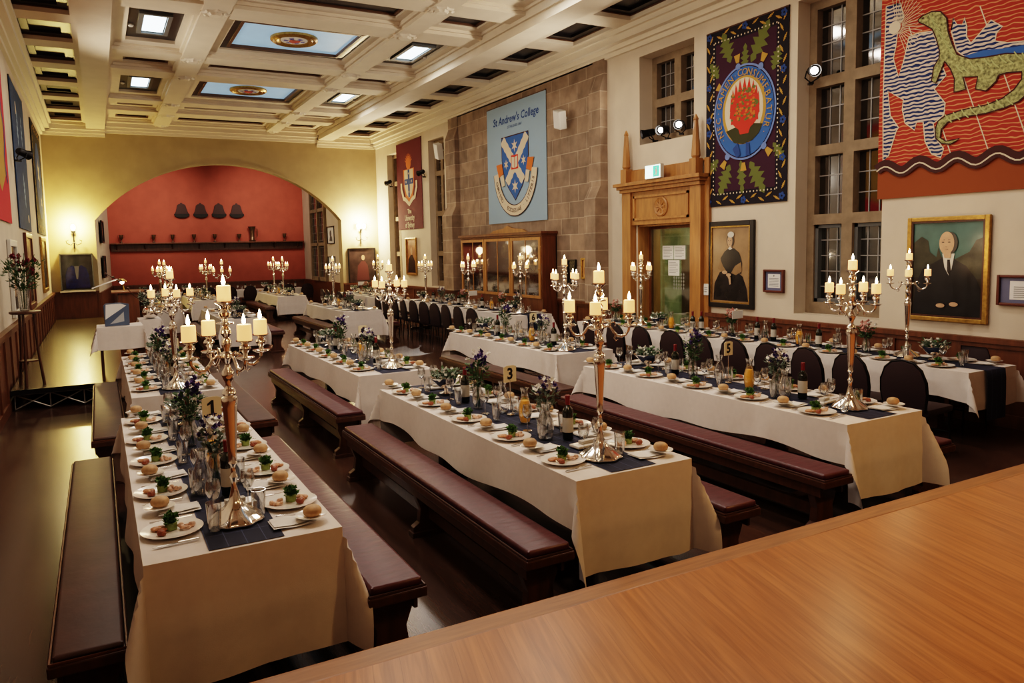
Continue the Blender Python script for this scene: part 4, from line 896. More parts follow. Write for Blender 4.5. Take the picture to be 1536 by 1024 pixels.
@F('wineglass')
def _():
    t = thing('wine_glass', '', 'glass')
    obj('bowl', B().lathe([(.004, .085), (.022, .095), (.035, .125), (.036, .15), (.030, .185), (.029, .185), (.034, .15), (.033, .127), (.02, .099), (0, .09)], 18, capb=False, capt=False), M['glass'], t, smooth=50)
    obj('stem', B().lathe([(.034, 0), (.033, .002), (.006, .006), (.0035, .012), (.0035, .08), (.006, .088)], 14), M['glass'], t, smooth=50); return t
def bottle(white=False):
    def f():
        t = thing('wine_bottle', '', 'bottle')
        obj('glass_body', B().lathe([(.034, 0), (.037, .004), (.037, .185), (.034, .205), (.018, .225), (.0145, .24), (.0145, .285), (.016, .286), (.016, .296), (.014, .298)], 20), M['bottle'], t, smooth=40)
        obj('paper_label', B().lathe([(.0376, .05), (.0376, .15)], 20, capb=False, capt=False), M['label'], t, smooth=60)
        obj('foil_capsule', B().lathe([(.0158, .235), (.0158, .284), (.0170, .285), (.0170, .297), (.015, .300)], 16), M['foil'], t, smooth=40); return t
    return f
FACT['bottle'] = bottle()
@F('juice')
def _():
    t = thing('juice_carafe', '', 'carafe')
    obj('carafe_glass', B().lathe([(.036, 0), (.04, .004), (.048, .06), (.046, .12), (.028, .19), (.024, .22), (.036, .26), (.0345, .26), (.0225, .22), (.0265, .19)], 20, capt=False), M['glass'], t, smooth=60)
    obj('orange_juice', B().lathe([(.034, .005), (.0465, .06), (.0445, .12), (.034, .165)], 20), M['juice'], t, smooth=60); return t
@F('water')
def _():
    t = thing('water_carafe', '', 'carafe')
    obj('carafe_glass', B().lathe([(.036, 0), (.042, .004), (.052, .07), (.048, .12), (.026, .18), (.024, .2), (.038, .245), (.0365, .245), (.0225, .2)], 20, capt=False), M['glass'], t, smooth=60)
    obj('stand_foot', B().lathe([(.03, .002), (.034, .006), (.03, .01)], 18), M['glass'], t); return t
def foliage(b, r, n, c, rad, h, l=(.03, .06), w=(.012, .024), cone=1.):
    for i in range(n):
        a = r.uniform(0, 2*PI); q = r.random()**.5; z = r.uniform(0, 1); rr_ = rad*q*(.35+.65*z**.6)*cone
        b.leafq((c[0]+rr_*math.cos(a), c[1]+rr_*math.sin(a), c[2]+z*h), (math.cos(a)*.8, math.sin(a)*.8, r.uniform(-.3, 1.2)), (r.uniform(-.6, .6), r.uniform(-.6, .6), 1), r.uniform(*l), r.uniform(*w))
def blossoms(b, r, n, c, rad, h, s):
    for i in range(n):
        a = r.uniform(0, 2*PI); q = rad*r.random()**.5; x = (c[0]+q*math.cos(a), c[1]+q*math.sin(a), c[2]+h*r.uniform(.35, 1))
        for k in range(7):
            e = r.uniform(0, 1.5); d = r.uniform(0, 2*PI); b.leafq(x, (math.cos(d)*math.cos(e), math.sin(d)*math.cos(e), math.sin(e)), (0, 0, 1), s*r.uniform(.8, 1.2), s*.9)
        b.blob(x, s*.35, 6, 4)
def bouquet(seed, m1, m2, h=.46, lfm='leaf', pitcher=True, n1=6, n2=9):
    def f():
        t = thing('flower_vase', '', 'flowers'); r = random.Random(seed)
        obj('glass_vase', B().lathe([(.034, 0), (.036, .003), (.05, .05), (.046, .11), (.030, .16), (.042, .225), (.0405, .225), (.028, .16), (.043, .11), (.046, .05), (.03, .008), (0, .007)], 20, capt=False), M['glass'], t, smooth=60)
        b = B()
        for i in range(12): a = r.uniform(0, 2*PI); b.tube([(.02*math.cos(a+2), .02*math.sin(a+2), .01), (.01*math.cos(a), .01*math.sin(a), .16), (.05*math.cos(a), .05*math.sin(a), h-.14)], .0025, 5)
        obj('stems', b, M['leaf'], t)
        b = B(); foliage(b, r, 120, (0, 0, .17), .085, h-.24, (.025, .055), (.018, .034)); obj('foliage', b, M[lfm], t)
        b = B(); blossoms(b, r, n1+6, (0, 0, .2), .08, h-.2, .034); obj('large_blossoms', b, M[m1], t)
        b = B(); blossoms(b, r, n2+5, (0, 0, .18), .10, h-.16, .022); obj('small_blossoms', b, M[m2], t); return t
    return f
FACT['flowersA'] = bouquet(21, 'petalp', 'petalw'); FACT['flowersB'] = bouquet(33, 'petalw', 'petalp', .38, n1=5, n2=14, lfm='greyleaf'); FACT['flowersP'] = bouquet(45, 'petalpk', 'petalw', .36, n1=9, n2=5)
@F('bowl')
def _():
    t = thing('foliage_bowl', '', 'flowers'); r = random.Random(12)
    obj('silver_bowl', B().lathe([(.06, 0), (.062, .006), (.02, .02), (.018, .05), (.06, .065), (.11, .11), (.145, .145), (.15, .152), (.14, .147), (.10, .11), (.0, .08)], 26, capt=False), M['silver'], t, smooth=50)
    b = B(); foliage(b, r, 150, (0, 0, .11), .14, .09, (.03, .05), (.02, .034)); obj('foliage', b, M['greyleaf'], t)
    b = B(); foliage(b, r, 40, (0, 0, .12), .13, .08, (.03, .06), (.02, .034)); obj('dark_leaves', b, M['leaf'], t)
    b = B(); blossoms(b, r, 14, (0, 0, .1), .12, .12, .022); obj('blossoms', b, M['petalw'], t); return t
@F('platter')
def _():
    t = thing('butter_dish', '', 'dish')
    obj('dish', B().box(-.1, -.05, 0, .1, .05, .018), M['china'], t, bevel=.006); obj('butter', B().box(-.05, -.02, .019, .05, .02, .04), M['label'], t, bevel=.004); return t
@F('cardstand')
def _():
    t = thing('white_card_stand', '', 'sign')
    obj('stand', B().tube([(0, 0, 0), (0, 0, .25)], .004, 6).lathe([(.03, 0), (.028, .006), (.005, .01)], 14), M['steel'], t); obj('card', B().box(-.11, -.002, .25, .11, .002, .36), M['whitecard'], t); return t
@F('candelabrum')
def _():
    t = thing('candelabrum', '', 'candelabrum')
    obj('base', B().lathe([(.13, 0), (.132, .006), (.122, .016), (.095, .038), (.06, .062), (.040, .082), (.036, .09), (.028, .10), (.022, .13)], 40, scal=.05), M['silver'], t, smooth=60)
    obj('stem', B().lathe([(.022, .13), (.013, .17), (.017, .205), (.021, .215), (.012, .235), (.012, .27), (.022, .285), (.018, .295), (.022, .36), (.034, .56), (.039, .59), (.036, .605), (.026, .612), (.034, .625), (.030, .64), (.016, .655), (.014, .675), (.024, .695), (.031, .715), (.026, .735), (.015, .75), (.013, .765), (.028, .785), (.036, .80), (.030, .815), (.016, .83), (.024, .86), (.025, .875), (.013, .895), (.026, .915), (.022, .935), (.012, .95), (.014, .955), (.042, .962), (.04, .968), (.013, .972), (.013, .985), (.026, 1.0), (.028, 1.015), (.016, 1.03), (.022, 1.045), (.046, 1.062), (.047, 1.070)], 24), M['silver'], t, smooth=35)
    ARM = []
    for k in range(4):
        a = k*PI/2; c, s = math.cos(a), math.sin(a); P = lambda r_, z: (r_*c, r_*s, z)
        pts = []
        for (r_, z) in ((.025, .80), (.05, .812), (.07, .80), (.088, .772), (.108, .752), (.135, .748), (.160, .762), (.176, .785), (.18, .81)): pts.append(P(r_, z))
        ar = obj('arm', B().tube(pts, [.009, .009, .008, .009, .010, .010, .009, .008, .009], 8).tube([P(.06, .80), P(.07, .83), P(.09, .835), P(.10, .82), P(.093, .808)], [.006, .006, .005, .004, .003], 6).tube([P(.10, .757), P(.09, .735), P(.10, .72), P(.115, .73)], [.006, .005, .004, .003], 6), M['silver'], t, smooth=60)
        obj('candle_cup', B().lathe([(.008, .80), (.030, .806), (.042, .814), (.041, .818), (.012, .820), (.010, .832), (.020, .845), (.027, .857), (.024, .868), (.012, .877), (.022, .884), (.038, .890), (.040, .894)], 18, (.18*c, .18*s, 0)), M['silver'], ar, smooth=40)
    return t
@F('candle')
def _():
    t = thing('pillar_candle', '', 'candle')
    obj('wax', B().lathe([(.0315, 0), (.033, .004), (.032, .070), (.029, .073), (.012, .068), (0, .067)], 18, capt=False), M['wax'], t, smooth=40)
    obj('wick', B().tube([(0, 0, .067), (.001, 0, .076)], .0012, 5), M['ink'], t)
    obj('flame', B().lathe([(.001, .073), (.008, .081), (.0095, .090), (.006, .106), (.0005, .124)], 8), M['flame'], t, smooth=60); return t

# chairs and benches
@F('chair')
def _():
    t = thing('banquet_chair', '', 'chair')     # faces +X, origin on the floor under the seat centre
    obj('seat', B().box(-.22, -.22, .40, .22, .22, .47), M['chairfab'], t, bevel=.025, smooth=50)
    o = [(-.19, .44), (-.215, .60), (-.21, .72), (-.17, .83), (-.10, .895), (0, .915), (.10, .895), (.17, .83), (.21, .72), (.215, .60), (.19, .44)]
    b = B().prism(o, 0, -.255, -.205); b.v = [(v[0]-(v[2]-.44)*.10, v[1], v[2]) for v in b.v]; obj('backrest', b, M['chairfab'], t, bevel=.012, smooth=50)
    obj('back_frame', B().tube([(-.24-(z-.44)*.10, y*1.03, z+.008) for y, z in o], .011, 7), M['blackmetal'], t, smooth=60)
    for sx_, sy_ in ((-1, -1), (-1, 1), (1, -1), (1, 1)):
        obj('leg', B().tube([(sx_*.19, sy_*.19, .41), (sx_*.225, sy_*.20, 0.0)], .011, 7), M['blackmetal'], t)
    obj('stretcher', B().tube([(.2, -.19, .2), (.2, .19, .2)], .008, 6).tube([(-.2, -.19, .2), (-.2, .19, .2)], .008, 6), M['blackmetal'], t); return t
def bench(Ln, lm, w=.30, flat=False):
    def f():
        t = thing('upholstered_bench', '', 'bench')  # long axis Y, near end at y=0
        obj('seat_frame', B().box(-w/2, 0, .375, w/2, Ln, .425), M['darkwood'], t, bevel=.008)
        obj('cushion', B().box(-w/2+.018, .018, .426, w/2-.018, Ln-.018, .458 if flat else .472), M[lm], t, bevel=.018, smooth=60)
        obj('piping', B().tube([(-w/2+.01, .01, .43), (-w/2+.01, Ln-.01, .43), (w/2-.01, Ln-.01, .43), (w/2-.01, .01, .43), (-w/2+.01, .01, .43)], .007, 6), M['panelwood'] if flat else M['leather2'], t, smooth=60)
        n = 3 if Ln > 2.6 else 2
        for i in range(n):
            y = .14+(Ln-.28)*i/(n-1)
            p = [(-w*.46, .02), (-w*.46, .07), (-w*.30, .10), (-w*.26, .20), (-w*.36, .28), (-w*.42, .375), (w*.42, .375), (w*.36, .28), (w*.26, .20), (w*.30, .10), (w*.46, .07), (w*.46, .02)]
            obj('trestle_end', B().prism(p, 1, y-.03, y+.03).box(-w*.5, y-.045, 0, w*.5, y+.045, .035), M['darkwood'], t, bevel=.005)
        obj('stretcher', B().box(-.02, .14, .12, .02, Ln-.14, .2), M['darkwood'], t); obj('side_rail', B().box(-w/2+.03, .06, .30, -w/2+.05, Ln-.06, .375).box(w/2-.05, .06, .30, w/2-.03, Ln-.06, .375), M['darkwood'], t); return t
    return f
FACT['benchM'] = bench(3.3, 'leather'); FACT['benchB'] = bench(3.3, 'leather2', .30, True)
def trestle(w, Ln):
    def f():
        t = thing('refectory_table', '', 'table')   # centre x, near end y=0
        obj('tabletop', B().box(-w/2+.01, .01, .705, w/2-.01, Ln-.01, .742), M['darkwood'], t, bevel=.006)
        n = max(2, round(Ln/2.2))
        for i in range(n):
            y = .55+(Ln-1.1)*i/(n-1)
            obj('trestle_leg', B().box(-.06, y-.05, .05, .06, y+.05, .65).box(-w*.36, y-.05, 0, w*.36, y+.05, .06).box(-w*.36, y-.05, .64, w*.36, y+.05, .705), M['darkwood'], t, bevel=.008)
        obj('stretcher', B().box(-.03, .55, .2, .03, Ln-.55, .28), M['darkwood'], t); return t
    return f
FACT['t32'] = trestle(.87, 3.25)
def cloth_obj(w, Ln, side, end, seed, zt=.75, floorz=0.):
    """draped cloth: centre x=0, near end y=0"""
    r = random.Random(seed); b = B(); ph = [r.uniform(0, 6) for _ in range(8)]
    def axis(h, o, step):
        n1 = max(3, int(o/.045)); n2 = max(4, int(2*h/step))
        return [-h-o+o*i/n1 for i in range(n1)]+[-h+2*h*i/n2 for i in range(n2+1)]+[h+o*(i+1)/n1 for i in range(n1)]
    hx = w/2; hy = Ln/2; xs = axis(hx, side, .04 if Ln < 3.4 else .15); ys = axis(hy, end, .09)
    vs = []
    for yy in ys:
        for xx in xs:
            p = max(0, abs(xx)-hx); q = max(0, abs(yy)-hy); sx_ = 1 if xx > 0 else -1; sy_ = 1 if yy > 0 else -1
            bx = max(-hx, min(hx, xx)); by = max(-hy, min(hy, yy)); z = zt; dx = dy = 0.
            if p and not q:
                e = min(1, (hy-abs(by))/.3); k = p*(1+e*.10*math.sin(by*2.3+ph[0]+sx_)+e*.05*math.sin(by*6.1+ph[1])); f_ = .05+.035*math.sin(by*9+ph[2]+sx_)+.03*math.sin(by*3.7+ph[3]); dx = sx_*k*max(0, f_*e+.035); z = zt-math.sqrt(max(0, k*k-dx*dx))
            elif q and not p:
                e2 = min(1, (hx-abs(bx))/.12); k = q*(1+e2*.02*math.sin(bx*4+ph[4])); cr2 = (math.exp(-((bx-.12)/.022)**2)+math.exp(-((bx+.24)/.022)**2))*.010+math.exp(-((q-.3)/.03)**2)*.008; f_ = e2*(.02+.02*math.sin(bx*13+ph[5])); dy = sy_*(k*max(0, f_+.035)+cr2); z = zt-math.sqrt(max(0, k*k-dy*dy))
            elif p and q:
                rr_ = math.hypot(p, q); a = math.atan2(q, p); e = math.sin(2*a); rad = rr_*(.035+.40*e**1.4)
                tw = a+.35*math.sin(4*a)*0; dx = sx_*rad*math.cos(tw)*.72; dy = sy_*rad*math.sin(tw); k = rr_*(1-.06*e); z = zt-math.sqrt(max(0, k*k-rad*rad))
                z = max(z, floorz+.02)
            if not p and not q: z += .0006*math.sin(bx*20+ph[6])*math.sin(by*17)
            vs.append((bx+dx, by+dy+hy, z))
    nx = len(xs); b.add(vs, [(j*nx+i, j*nx+i+1, (j+1)*nx+i+1, (j+1)*nx+i) for j in range(len(ys)-1) for i in range(nx-1)])
    return b

def side_word(s): return 'left' if s < 0 else 'right'
def setting(T, x0, x1, yn, s, i, full, grp, n, pz=TT):
    """place setting i on side s (-1 left, 1 right)"""
    cxm = (x0+x1)/2; hwid = (x1-x0)/2; rz = 0 if s < 0 else PI
    J = R.uniform
    if s < 0: py = yn+.36+.65*i; ry = py+.31
    else: py = yn+.45+.65*i; ry = py-.31
    def at(u, v):     # u outward distance from centre line, v along
        return (cxm+s*u, v)
    o_ = ORD[i]; W = f'{o_} from near end, {side_word(s)} side of {T}'
    px, _ = at(hwid-.145, py)
    py += J(-.02, .02); px += J(-.008, .008)
    put('plate', (px, py, pz), f'white starter plate, {W}', grp and 'starter plates on the tables', J(0, 6))
    if full >= 1:
        put('salad', (px+.005+J(-.01, .01), py+.015, pz+.006), f'green salad in cucumber, {W}', 'salad cups on starter plates', J(0, 6))
        k = 1 if s < 0 else -1
        put('salmon', (px-.062*k, py+.02, pz+.008), f'smoked salmon portion, {W}', 'smoked salmon portions', J(-1, 1))
        put('prawns', (px+.064*k, py-.01, pz+.008), f'pink prawn serving, {W}', 'prawn servings', J(-1, 1))
    if full >= 2:
        put('relish', (px-.045*k, py-.055, pz+.008), f'red relish mound, {W}', 'relish mounds', J(-1, 1))
    rx, _ = at(hwid-.11, 0); ry += J(-.015, .015)
    if full >= 1 or i % 2 == 0:
        nx, _ = at(hwid-.20, 0)
        put('napkin', (nx, ry+.02*s, pz), f'folded white napkin, {W}', 'folded napkins', J(-.15, .15))
        put('sideplate', (rx, ry, pz+.022 if True else pz), f'small side plate, {W}', 'side plates', 0)
        put('roll', (rx+J(-.012, .012), ry+J(-.01, .01), pz+.029), f'round bread roll, {W}', 'bread rolls on side plates', J(0, 6))
    if full >= 2:
        put('knife', (px+J(-.01, .01), py-s*-.0-.172 if s < 0 else py+.172, pz+.001), f'silver table knife, {W}', 'table knives', (0.06 if s < 0 else PI+.06))
        put('fork', (px-.01*s, (py+.165) if s < 0 else (py-.165), pz+.001), f'silver table fork, {W}', 'table forks', rz+.08)
    gx, _ = at(hwid-.315, 0)
    put('tumbler', (gx+J(-.01, .01), py-.12+J(-.03, .03), pz+.006), f'clear water tumbler, {W}', 'water tumblers')
    gx, _ = at(hwid-.335, 0)
    put('wineglass', (gx+J(-.012, .0)*s, py+.09+J(-.03, .03), pz+.006), f'clear wine glass, {W}', 'wine glasses')

CPOS = []
def candelabrum(T, x, y, rot=.3, z=TT, light=True, place=''):
    lab = f'tall silver five-candle candelabrum on {T}{place}'
    CPOS.append((x, y)); put('candelabrum', (x, y, z+.004), lab, 'silver candelabra on the tables', rot)
    put('candle', (x, y, z+1.075), f'lit pillar candle at the top of candelabrum on {T}{place}', 'pillar candles')
    for k in range(4):
        a = rot+k*PI/2; w_ = ['right', 'far', 'left', 'near'][k]
        put('candle', (x+.18*math.cos(a), y+.18*math.sin(a), z+.899), f'lit pillar candle, {w_} arm of candelabrum on {T}{place}', 'pillar candles', a)
    if light:
        l = bpy.data.lights.new('candle_light', 'POINT'); l.energy = light; l.color = (1, .70, .42); l.shadow_soft_size = .09
        o = bpy.data.objects.new('candle_light', l); COL.objects.link(o); o.location = (x, y, z+1.26)

CD = {}
def table(T, desc, x0, x1, yn, yf, full, nset, runner=(.02, .02), side=.29, end=.56, seed=1, zt=.75, hang=0, sides=(-1, 1)):
    w = x1-x0; Ln = yf-yn; cx = (x0+x1)/2
    k = f't{w:.2f}{Ln:.1f}'
    if k not in FACT: FACT[k] = trestle(w, Ln)
    put(k, (cx, yn, 0), f'dark refectory table beneath the cloth, {T}', 'refectory tables under cloths')
    o = obj('tablecloth', cloth_obj(w, Ln, side, end, seed), M['cloth'], smooth=60); o.location = (cx, yn, 0); tag(o, f'white linen tablecloth draped over {desc}', 'tablecloth', 'white tablecloths')
    b = B(); rw = .165; n = int(Ln/.1); ys = [runner[0]+(Ln-runner[0]-runner[1])*i/n for i in range(n+1)]; vs = []
    pts = [(y, .7535) for y in ys]
    if hang: pts = [(-.045, .753-hang+.0), (-.045, .753-hang*.6), (-.04, .753-hang*.2), (-.03, .745), (-.012, .7545)]+pts
    for y, z in pts:
        for i in range(5): vs.append((-rw+2*rw*i/4, y, z+.0006*math.sin(y*9+i*2)))
    b.add(vs, [(j*5+i, j*5+i+1, (j+1)*5+i+1, (j+1)*5+i) for j in range(len(pts)-1) for i in range(4)])
    r_ = obj('table_runner', b, M['plaid'], smooth=60); r_.location = (cx, yn, 0); tag(r_, f'navy plaid runner along the middle of {T}' + (', hanging over its near end' if hang else ''), 'table runner', 'navy plaid runners')
    for s in sides:
        for i in range(nset): setting(T, x0, x1, yn, s, i, full, True, nset)
    return cx
def sign(T, num, x, y, rz=0):
    t = thing('table_number_stand', f'cream number {num} card on a thin stand on {T}', 'table number', (x, y, TT+.004), rz)
    obj('stand', B().tube([(0, 0, 0), (0, 0, .27)], .0035, 6).lathe([(.03, 0), (.028, .006), (.005, .01)], 14), M['steel'], t)
    obj('card', B().prism([(-.06, .255), (.06, .255), (.06, .375), (.03, .385), (-.03, .385), (-.06, .375)], 1, -.002, .002), M['card'], t)
    q = text_b(str(num), .12, 0, .317, -.0035, bold=.004) if num != 1 else B().poly([(-.008, .272), (.012, .272), (.012, .362), (-.002, .362), (-.028, .342), (-.028, .328), (-.008, .338)], -.0035).poly([(-.024, .268), (.028, .268), (.028, .276), (-.024, .276)], -.0036)
    obj('numeral', q, M['ink'], t)
def centre(T, cx, yn, items):
    cn = {}
    nm = {'flowersA': 'purple and white flower vase', 'flowersB': 'white and purple posy vase', 'flowersP': 'pink flower vase', 'bowl': 'silver bowl of grey-green foliage', 'bottle': 'dark wine bottle with cream label', 'juice': 'glass carafe of orange juice', 'water': 'glass water carafe', 'platter': 'white butter dish', 'cardstand': 'white place card stand', 'napkin': 'loosely folded white napkin'}
    gr = {'flowersA': 'purple and white flower vases', 'flowersB': 'white and purple posies', 'flowersP': 'pink flower vases', 'bowl': 'foliage bowls', 'bottle': 'wine bottles', 'juice': 'juice carafes', 'water': 'water carafes', 'platter': 'butter dishes', 'cardstand': 'white card stands', 'napkin': 'folded napkins'}
    for k, dx, dy in items:
        i = cn.get(k, 0); cn[k] = i+1; lim = .33 if k in ('bowl', 'flowersA', 'flowersB', 'flowersP') else .2
        for (qx, qy) in CPOS:
            if math.hypot(cx+dx-qx, yn+dy-qy) < lim: dy = qy+lim+.02-yn
        put(k, (cx+dx, yn+dy, TT+.004), f'{nm[k]}, {ORD[i]} along the middle of {T}', gr[k], R.uniform(-.3, .3) if k != 'cardstand' else R.uniform(-.2, .2))

STD = [('flowersB', .0, 1.0), ('bottle', .03, .76), ('water', -.09, .84), ('platter', .03, .55), ('juice', .03, 1.33), ('flowersA', -.03, 1.98), ('bottle', -.02, 2.24), ('water', .06, 1.72), ('bowl', .0, 2.68), ('platter', .04, 2.95)]
TABS = [  # name, desc, x0,x1, yn,yf, full, candelabrum (dx,dy,rot)
    ('nearest left table', 'the nearest left table, number 1', .09, .95, 3.36, 6.62, 2, (.0, .34, .32), 1, STD, 11),
    ('nearest middle table', 'the nearest middle table, number 3', 2.28, 3.13, 3.34, 6.6, 2, (-.04, .30, .82), 3, STD, 12),
    ('nearest third-row table', 'the nearest table in third row, number 5', 4.63, 5.5, 3.38, 6.62, 2, (.04, .33, .18), 5, STD, 13),
    ('second left table', 'the second left table, number 2', .2, 1.02, 7.5, 10.75, 2, (-.0, .3, .2), 2, STD, 14),
    ('second middle table', 'the second middle table, number 4', 2.34, 3.2, 7.42, 10.65, 2, (.06, .32, .75), 4, STD, 15),
    ('second third-row table', 'the second table in third row, number 6', 4.85, 5.7, 7.5, 10.6, 2, (-.12, .26, .35), 6, STD, 16)]
for T, D, x0, x1, yn, yf, full, cd, num, items, sd in TABS:
    cx = table(T, D, x0, x1, yn, yf, full, 5, seed=sd)
    candelabrum(T, cx+cd[0], yn+cd[1], cd[2], light=5.0)
    sign(T, num, cx+.07, yn+(1.62 if yn < 5 else 1.35), .12); centre(T, cx, yn, items)
# tables set with chairs along the right wall
cx = table('the long window table', 'the long table beside right-hand dado', 7.4, 8.24, 4.1, 10.75, 1, 10, runner=(0, .3), seed=21, hang=.5, side=.30, end=.38)
candelabrum('the long window table', 7.9, 5.05, .55, light=2.5, place=', near end'); candelabrum('the long window table', 7.8, 9.5, .2, light=3, place=', far end')
centre('the long window table', cx, 4.1, [('bowl', .05, .62), ('flowersP', -.05, 1.35), ('bottle', -.1, 1.95), ('water', .05, 1.8), ('juice', -.02, 2.3), ('bottle', .03, 2.75), ('bottle', .0, 3.0), ('water', .1, 2.95), ('flowersP', .05, 3.5), ('cardstand', 0, 3.35), ('bottle', .05, 4.1), ('bottle', -.03, 4.2), ('juice', 0, 4.7), ('bottle', 0, 5.3), ('flowersB', 0, 5.6), ('flowersP', 0, 6.1), ('bowl', 0, 5.0)])
cx = table('the cabinet table', 'the long table beside trophy cabinet', 7.03, 7.86, 12.3, 18.6, 0, 9, runner=(0, .3), seed=22, hang=.3, side=.28, end=.4)
for y, r_, pl_ in ((12.75, .2, ', near end'), (15.1, .5, ', middle'), (17.6, .1, ', far end')): candelabrum('the cabinet table', 7.42, y, r_, light=3 if y < 13 else 2, place=pl_)
centre('the cabinet table', cx, 12.3, [('bowl', 0, .35), ('flowersB', .1, .8), ('flowersP', 0, 1.3), ('juice', 0, 1.75), ('cardstand', -.02, 2.6), ('flowersP', 0, 2.9), ('bottle', 0, 2.2), ('bottle', 0, 3.4), ('bowl', 0, 3.9), ('flowersB', 0, 4.4), ('bottle', 0, 4.9), ('bowl', 0, 5.4)])
cx = table('the far corner table', 'the table in the far right corner', 6.85, 7.6, 19.6, 23.6, 0, 5, runner=(0, .3), seed=23, hang=.35, side=.28, end=.4)
candelabrum('the far corner table', 7.2, 20.6, .4, light=2)
centre('the far corner table', cx, 19.6, [('flowersB', 0, .6), ('bottle', 0, 1.3), ('bowl', 0, 1.8), ('cardstand', 0, 2.7), ('flowersP', 0, 2.3), ('bottle', 0, 3.0), ('bowl', 0, 3.4)])
FAR = [('far middle table', 2.12, 2.97, 15.6, 18.85, 18.2, 31), ('far third-row table', 4.66, 5.52, 15.65, 18.9, 17.9, 32), ('left alcove table', 2.35, 3.2, 22.7, 25.9, 23.0, 33), ('middle alcove table', 4.75, 5.6, 22.75, 26.0, 23.9, 34), ('far left table', 1.2, 1.85-.1, 19.4, 22.6, 20.4, 35)]
CPOS += [(5.2, 25.4), (1.47, 21.9)]
for T, x0, x1, yn, yf, cy, sd in FAR:
    cx = table(T, 'the '+T, x0, x1, yn, yf, 0, 5, seed=sd)
    candelabrum(T, cx, cy, sd*.3, light=2); centre(T, cx, yn, [('bowl', 0, .45), ('flowersB', .02, 1.0), ('bottle', .02, 1.4), ('juice', 0, 1.9), ('bowl', 0, 2.6), ('water', .05, 2.2)])
candelabrum('middle alcove table', 5.2, 25.4, .9, light=2, place=', far end')
candelabrum('far left table', 1.47, 21.9, .2, light=0, place=', far end')
candelabrum('far third-row table', 5.1, 16.9, .2, light=0, place=', nearer') if False else None
# cross table at the back of the alcove
Tn = 'long table across alcove'
FACT['tx'] = trestle(.8, 5.9); put('tx', (.95, 28.4, 0), 'dark refectory table beneath the cloth across the alcove', 'refectory tables under cloths', -PI/2)
o = obj('tablecloth', cloth_obj(.8, 5.9, .3, .3, 41), M['cloth'], smooth=60); o.location = (.95, 28.4, 0); o.rotation_euler = (0, 0, -PI/2); tag(o, 'white linen tablecloth over the long table across the alcove', 'tablecloth', 'white tablecloths')
for i in range(12):
    x = 1.25+i*.46
    put('wineglass', (x, 28.25, TT), f'clear wine glass, {ORD[i]} from left on {Tn}', 'wine glasses'); put('tumbler', (x+.16, 28.35, TT), f'clear water tumbler, {ORD[i]} from left on {Tn}', 'water tumblers')
    if i % 2: put('bottle', (x+.3, 28.45, TT), f'dark wine bottle, {ORD[i//2]} from left on {Tn}', 'wine bottles')
    if i % 3 == 0: put('bowl', (x+.1, 28.55, TT), f'silver bowl of grey-green foliage, {ORD[i//3]} from left on {Tn}', 'foliage bowls')
for i in range(9): put('chair', (1.35+i*.68, 27.62, 0), f'dark maroon banquet chair, {ORD[i]} from left at the long table across the alcove', 'banquet chairs', PI/2)
# chairs
ys_ = [4.3, 4.82, 5.34, 5.86, 6.4, 6.95, 7.5, 8.1, 8.7, 9.3, 9.9]
for i, y in enumerate(ys_): put('chair', (6.93, y, 0), f'dark maroon banquet chair, {ORD[i]} from near end, left side of the long window table', 'banquet chairs', R.uniform(-.12, .12))
put('chair', (8.36, 4.75, 0), 'dark maroon banquet chair on wall side of the long window table, near end', 'banquet chairs', PI)
for i in range(10): put('chair', (6.55, 12.7+i*.6, 0), f'dark maroon banquet chair, {ORD[i]} from near end, left side of the cabinet table', 'banquet chairs', R.uniform(-.12, .12))
for i in range(6): put('chair', (6.42, 19.9+i*.6, 0), f'dark maroon banquet chair, {ORD[i]} from near end, left side of the far corner table', 'banquet chairs', R.uniform(-.1, .1))
# benches
for k, x, y, lab in (('benchB', -.13, 3.32, 'brown leather bench with pale wood edge, left of nearest left table'), ('benchM', 1.17, 3.22, 'maroon leather bench, right of nearest left table'), ('benchB', .0, 7.3, 'brown leather bench, left of second left table'), ('benchB', 1.31, 7.25, 'brown leather bench, right of second left table'),
                     ('benchM', 2.02, 3.2, 'maroon leather bench, left of nearest middle table'), ('benchM', 3.37, 3.15, 'maroon leather bench, right of nearest middle table'), ('benchM', 2.12, 7.02, 'maroon leather bench, left of second middle table'), ('benchM', 3.46, 7.1, 'maroon leather bench, right of second middle table'),
                     ('benchM', 4.4, 3.26, 'maroon leather bench, left of nearest third-row table'), ('benchM', 5.76, 3.35, 'maroon leather bench, right of nearest third-row table'), ('benchB', 4.62, 6.88, 'brown leather bench, left of second third-row table'), ('benchM', 5.92, 7.2, 'maroon leather bench, right of second third-row table'),
                     ('benchB', 1.86, 15.6, 'brown leather bench, left of far middle table'), ('benchM', 3.2, 15.5, 'maroon leather bench, right of far middle table'), ('benchB', 4.42, 15.6, 'brown leather bench, left of far third-row table'), ('benchM', 5.76, 15.55, 'maroon leather bench, right of far third-row table'),
                     ('benchB', 2.08, 22.6, 'brown leather bench, left of left alcove table'), ('benchB', 4.48, 22.6, 'brown leather bench, left of middle alcove table'), ('benchM', 5.85, 22.7, 'maroon leather bench, right of middle alcove table')):
    put(k, (x, y, 0), lab, 'long leather benches')

